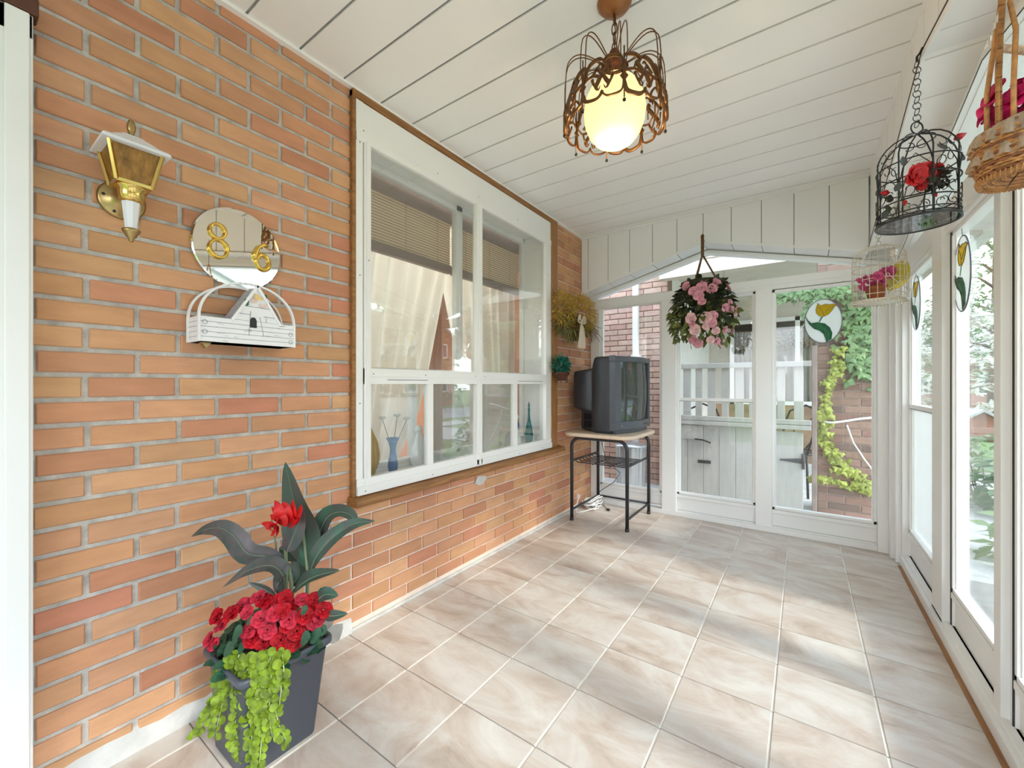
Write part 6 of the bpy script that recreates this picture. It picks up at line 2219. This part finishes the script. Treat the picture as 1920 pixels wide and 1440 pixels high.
iron_chair(0.70, 5.35, 0.5, 'black scrolled iron chair seen between the left balusters of the gate')
iron_chair(1.52, 5.55, -0.4, 'black scrolled iron chair seen between the right balusters of the gate')


# ------------------------------------------------------------------ planting and houses on the street side
def foliage(mb, c, rad, n, s, seed, flat=0.5, shell=0.3):
    rnd = random.Random(seed)
    c = Vector(c)
    for i in range(n):
        d = Vector((rnd.gauss(0, 1), rnd.gauss(0, 1), rnd.gauss(0, 1))).normalized()
        q = shell + (1 - shell) * rnd.random() ** 0.5
        p = c + Vector((d.x * rad[0], d.y * rad[1], d.z * rad[2])) * q
        dd = Vector((d.x + rnd.uniform(-.6, .6), d.y + rnd.uniform(-.6, .6), rnd.uniform(-.6, .3))).normalized()
        L = s * rnd.uniform(.6, 1.2)
        up = Vector((rnd.uniform(-.5, .5), rnd.uniform(-.5, .5), 1))
        sd = dd.cross(up).normalized()
        m = p + dd * L * .5
        e = p + dd * L - Vector((0, 0, L * .1))
        mb.add([p, m + sd * L * .28, e, m - sd * L * .28, m - Vector((0, 0, L * .06))], [(0, 1, 4), (1, 2, 4), (2, 3, 4), (3, 0, 4)], True)


SH = [mat('shrub leaf light', (0.22, 0.32, 0.12), 0.5, var=.3, vscale=3, trans=.3), mat('shrub leaf mid', (0.12, 0.22, 0.08), 0.5, var=.3, vscale=3, trans=.25), mat('shrub leaf bluish', (0.24, 0.34, 0.24), 0.5, var=.3, vscale=3, trans=.25)]
BARK = mat('bark', (0.16, 0.11, 0.08), 0.9, var=.3, vscale=12)
for i, (x_, y_, r, h, n, s_, mi, lab) in enumerate((
        (2.62, 3.05, .24, .50, 70, .20, 2, 'low hosta like plant with big bluish leaves just outside the street side glazing'),
        (2.95, 4.1, .38, .75, 150, .20, 0, 'broad leaved light green shrub outside the second street side pane'),
        (3.25, 5.75, .40, .95, 200, .20, 1, 'mid green leafy shrub behind the light green one'),
        (3.3, 6.9, .55, 1.05, 240, .18, 0, 'rounded light green shrub farther along the side bed'),
        (3.45, 2.3, .35, .60, 110, .16, 1, 'small dark shrub nearest the viewer on the street side'),
        (4.2, 8.2, .6, .9, 260, .14, 2, 'bluish green bush by the driveway edge'),
        (3.9, 4.6, .5, .7, 200, .14, 0, 'low light green bush in the front lawn'))):
    t = thing('garden_shrub', lab, 'shrub', (x_, y_, GZ), 'shrubs beside the porch')
    mb = MB()
    foliage(mb, (x_, y_, GZ + h * 0.6), (r, r, h * 0.5), int(n * 1.8), s_ * 0.72, 100 + i)
    mb.build('foliage', SH[mi], t)
    mb = MB()
    rnd = random.Random(i)
    for k in range(5):
        a = rnd.uniform(0, 6.28)
        mb.tube([(x_ + .02 * math.cos(a), y_ + .02 * math.sin(a), GZ), (x_ + r * .5 * math.cos(a), y_ + r * .5 * math.sin(a), GZ + h * .8)], [0.010, 0.004], 5)
    mb.build('stems', BARK, t)


def tree(x_, y_, h, r, n, s_, m, seed, lab, layers=5, flatz=.16):
    rnd = random.Random(seed)
    t = thing('garden_tree', lab, 'tree', (x_, y_, GZ), 'trees on the street side')
    tr = MB()
    top = Vector((x_, y_, GZ + h))
    tr.tube([(x_, y_, GZ), (x_ + .05, y_, GZ + h * .4), top], [0.035 * h, 0.025 * h, 0.006 * h], 8)
    fo = MB()
    for k in range(layers * 4):
        q = 0.30 + 0.70 * (k / (layers * 4))
        a = k * 2.4
        rr_ = r * (1.05 - q * .7) * rnd.uniform(.6, 1.1)
        c = Vector((x_ + rr_ * .75 * math.cos(a), y_ + rr_ * .75 * math.sin(a), GZ + h * q + rnd.uniform(-.1, .2)))
        tr.tube([(x_ + .02, y_, GZ + h * q * .9), (Vector((x_, y_, GZ + h * q * .95)) + c) / 2, c], [0.012 * h * .6, 0.007 * h * .6, 0.003 * h * .6], 5)
        foliage(fo, c, (rr_ * .6, rr_ * .6, h * flatz * .5), n // (layers * 4), s_, seed * 50 + k, shell=0.0)
    tr.build('trunk', BARK, t)
    fo.build('foliage', m, t)


BLOS = mat('pale blossom leaf', (0.62, 0.60, 0.52), 0.6, var=.2, vscale=2, trans=.4)
PURP = mat('reddish leaf', (0.30, 0.17, 0.14), 0.6, var=.2, vscale=2, trans=.3)
tree(4.45, 13.4, 3.4, 1.4, 1400, .16, BLOS, 3, 'small airy tree with pale leaves in front of the red brick house', 5, .10)
tree(6.0, 17.2, 6.6, 2.0, 1700, .17, SH[0], 4, 'light green tree whose branches reach into the sky at right', 5, .14)
tree(6.0, 6.2, 4.2, 1.8, 1900, .18, SH[1], 5, 'fuller green tree at the right edge of the view', 5, .18)
tree(8.6, 1.5, 4.8, 2.0, 1800, .20, SH[0], 6, 'leafy tree on the front lawn mirrored in the house window', 5, .2)
tree(7.8, -4.5, 4.2, 1.8, 1400, .20, SH[1], 7, 'bushy tree on the front lawn left of the driveway', 5, .2)
tree(7.0, 27.0, 5.5, 2.6, 1500, .30, SH[1], 8, 'dark green tree beside the far red brick house', 5, .2)
tree(10.5, 22.0, 4.5, 2.0, 1300, .26, PURP, 9, 'reddish leaved tree along the street', 5, .2)

# small pitched shelter
t = thing('garden_shelter', 'little red brown gabled shelter with white post outside the street side pane', 'shelter', (4.25, 11.4, GZ))
c = at(1800, 800, 7.6)
x_, y_ = c.x, c.y
MB().prism([(-.75, .0), (.75, .0), (0.0, .42)], lambda u, v, w: (x_ + u * .9 + w * .3, y_ + u * .3 - w, .18 + v - .02), -0.5, 0.5).build('gable_body', mat('red brown boards', (0.30, 0.13, 0.09), 0.8, var=.2), t)
mb = MB()
for sg in (-1, 1):
    a0 = Vector((x_ + sg * .85 * .9, y_ + sg * .85 * .3, .13))
    a1 = Vector((x_, y_, .62))
    d = Vector((.3, -1, 0))
    mb.obox((a0 + a1) / 2 + Vector((0, 0, .0)), (a1 - a0) / 2, d * .56, (a1 - a0).cross(d).normalized() * .02)
mb.build('roof', mat('grey roofing', (0.42, 0.42, 0.42), 0.8, var=.15), t)
for (u, w) in ((.45, .42), (-.45, .42), (.45, -.42), (-.45, -.42)):
    px_, py_ = x_ + u * .9 + w * .3, y_ + u * .3 - w
    MB().box(px_ - .07, py_ - .07, GZ, px_ + .07, py_ + .07, .17).build('post', WHITE, t)


def house(x0, x1, y0, y1, h, rh, wallm, lab, face='x', roofm=None, nwin=3):
    """simple detached house; face: side with windows ('x' = the x0 side, 'y' = the y0 side)"""
    t = thing('house', lab, 'house', ((x0 + x1) / 2, (y0 + y1) / 2, GZ), 'houses beyond the lawn')
    mb = MB().box(x0, y0, GZ, x1, y1, GZ + h)
    ym = (y0 + y1) / 2
    mb.prism([(y0, GZ + h), (y1, GZ + h), (ym, GZ + h + rh)], lambda u, v, w: (w, u, v), x0, x1)
    mb.build('walls', wallm, t)
    mb = MB()
    for sg, ye in ((-1, y0), (1, y1)):
        a0 = Vector(((x0 + x1) / 2, ye + sg * .4, GZ + h - .15))
        a1 = Vector(((x0 + x1) / 2, ym, GZ + h + rh + .08))
        mb.obox((a0 + a1) / 2, (a1 - a0) / 2, Vector(((x1 - x0) / 2 + .4, 0, 0)), (a1 - a0).cross(Vector((1, 0, 0))).normalized() * .08)
    mb.build('roof', roofm or MATS['grey roofing'], t)
    DG = mat('dark window glass', (0.06, 0.07, 0.08), 0.1)
    for k in range(nwin):
        q = (k + .5) / nwin
        for zz in ((GZ + 1.0, GZ + 2.3), (GZ + 3.6, GZ + 4.7)) if h > 4 else ((GZ + 1.0, GZ + 2.3),):
            if face == 'x':
                yc = y0 + (y1 - y0) * q
                f_ = MB().box(x0 - .06, yc - .65, zz[0], x0 + .02, yc + .65, zz[1]).build('window', WHITE, t)
                MB().box(x0 - .07, yc - .55, zz[0] + .1, x0 - .055, yc - .04, zz[1] - .1).box(x0 - .07, yc + .04, zz[0] + .1, x0 - .055, yc + .55, zz[1] - .1).build('pane', DG, f_)
            else:
                xc = x0 + (x1 - x0) * q
                f_ = MB().box(xc - .65, y0 - .06, zz[0], xc + .65, y0 + .02, zz[1]).build('window', WHITE, t)
                MB().box(xc - .55, y0 - .07, zz[0] + .1, xc - .04, y0 - .055, zz[1] - .1).box(xc + .04, y0 - .07, zz[0] + .1, xc + .55, y0 - .055, zz[1] - .1).build('pane', DG, f_)


HB = mat('far red brick', (0.36, 0.17, 0.12), 0.9, var=.12, vscale=2)
HW = mat('pale render', (0.62, 0.60, 0.56), 0.9, var=.05)
house(4.0, 12.0, 36, 46, 3.6, 1.6, HB, 'distant red brick house with grey roof straight along the street side', 'y')
house(13.0, 20.0, 30, 38, 3.4, 1.6, HW, 'distant pale house to the right of the red brick one', 'y')
house(21.0, 29.0, 2, 11, 5.4, 2.0, HW, 'pale two storey house across the street, mirrored in the window', 'x')
house(21.0, 29.0, -12, -3, 5.4, 2.0, HB, 'red brick two storey house across the street behind the viewer', 'x')
house(21.0, 29.0, 15, 24, 5.2, 2.0, HB, 'red brick two storey house across the street at far right', 'x')
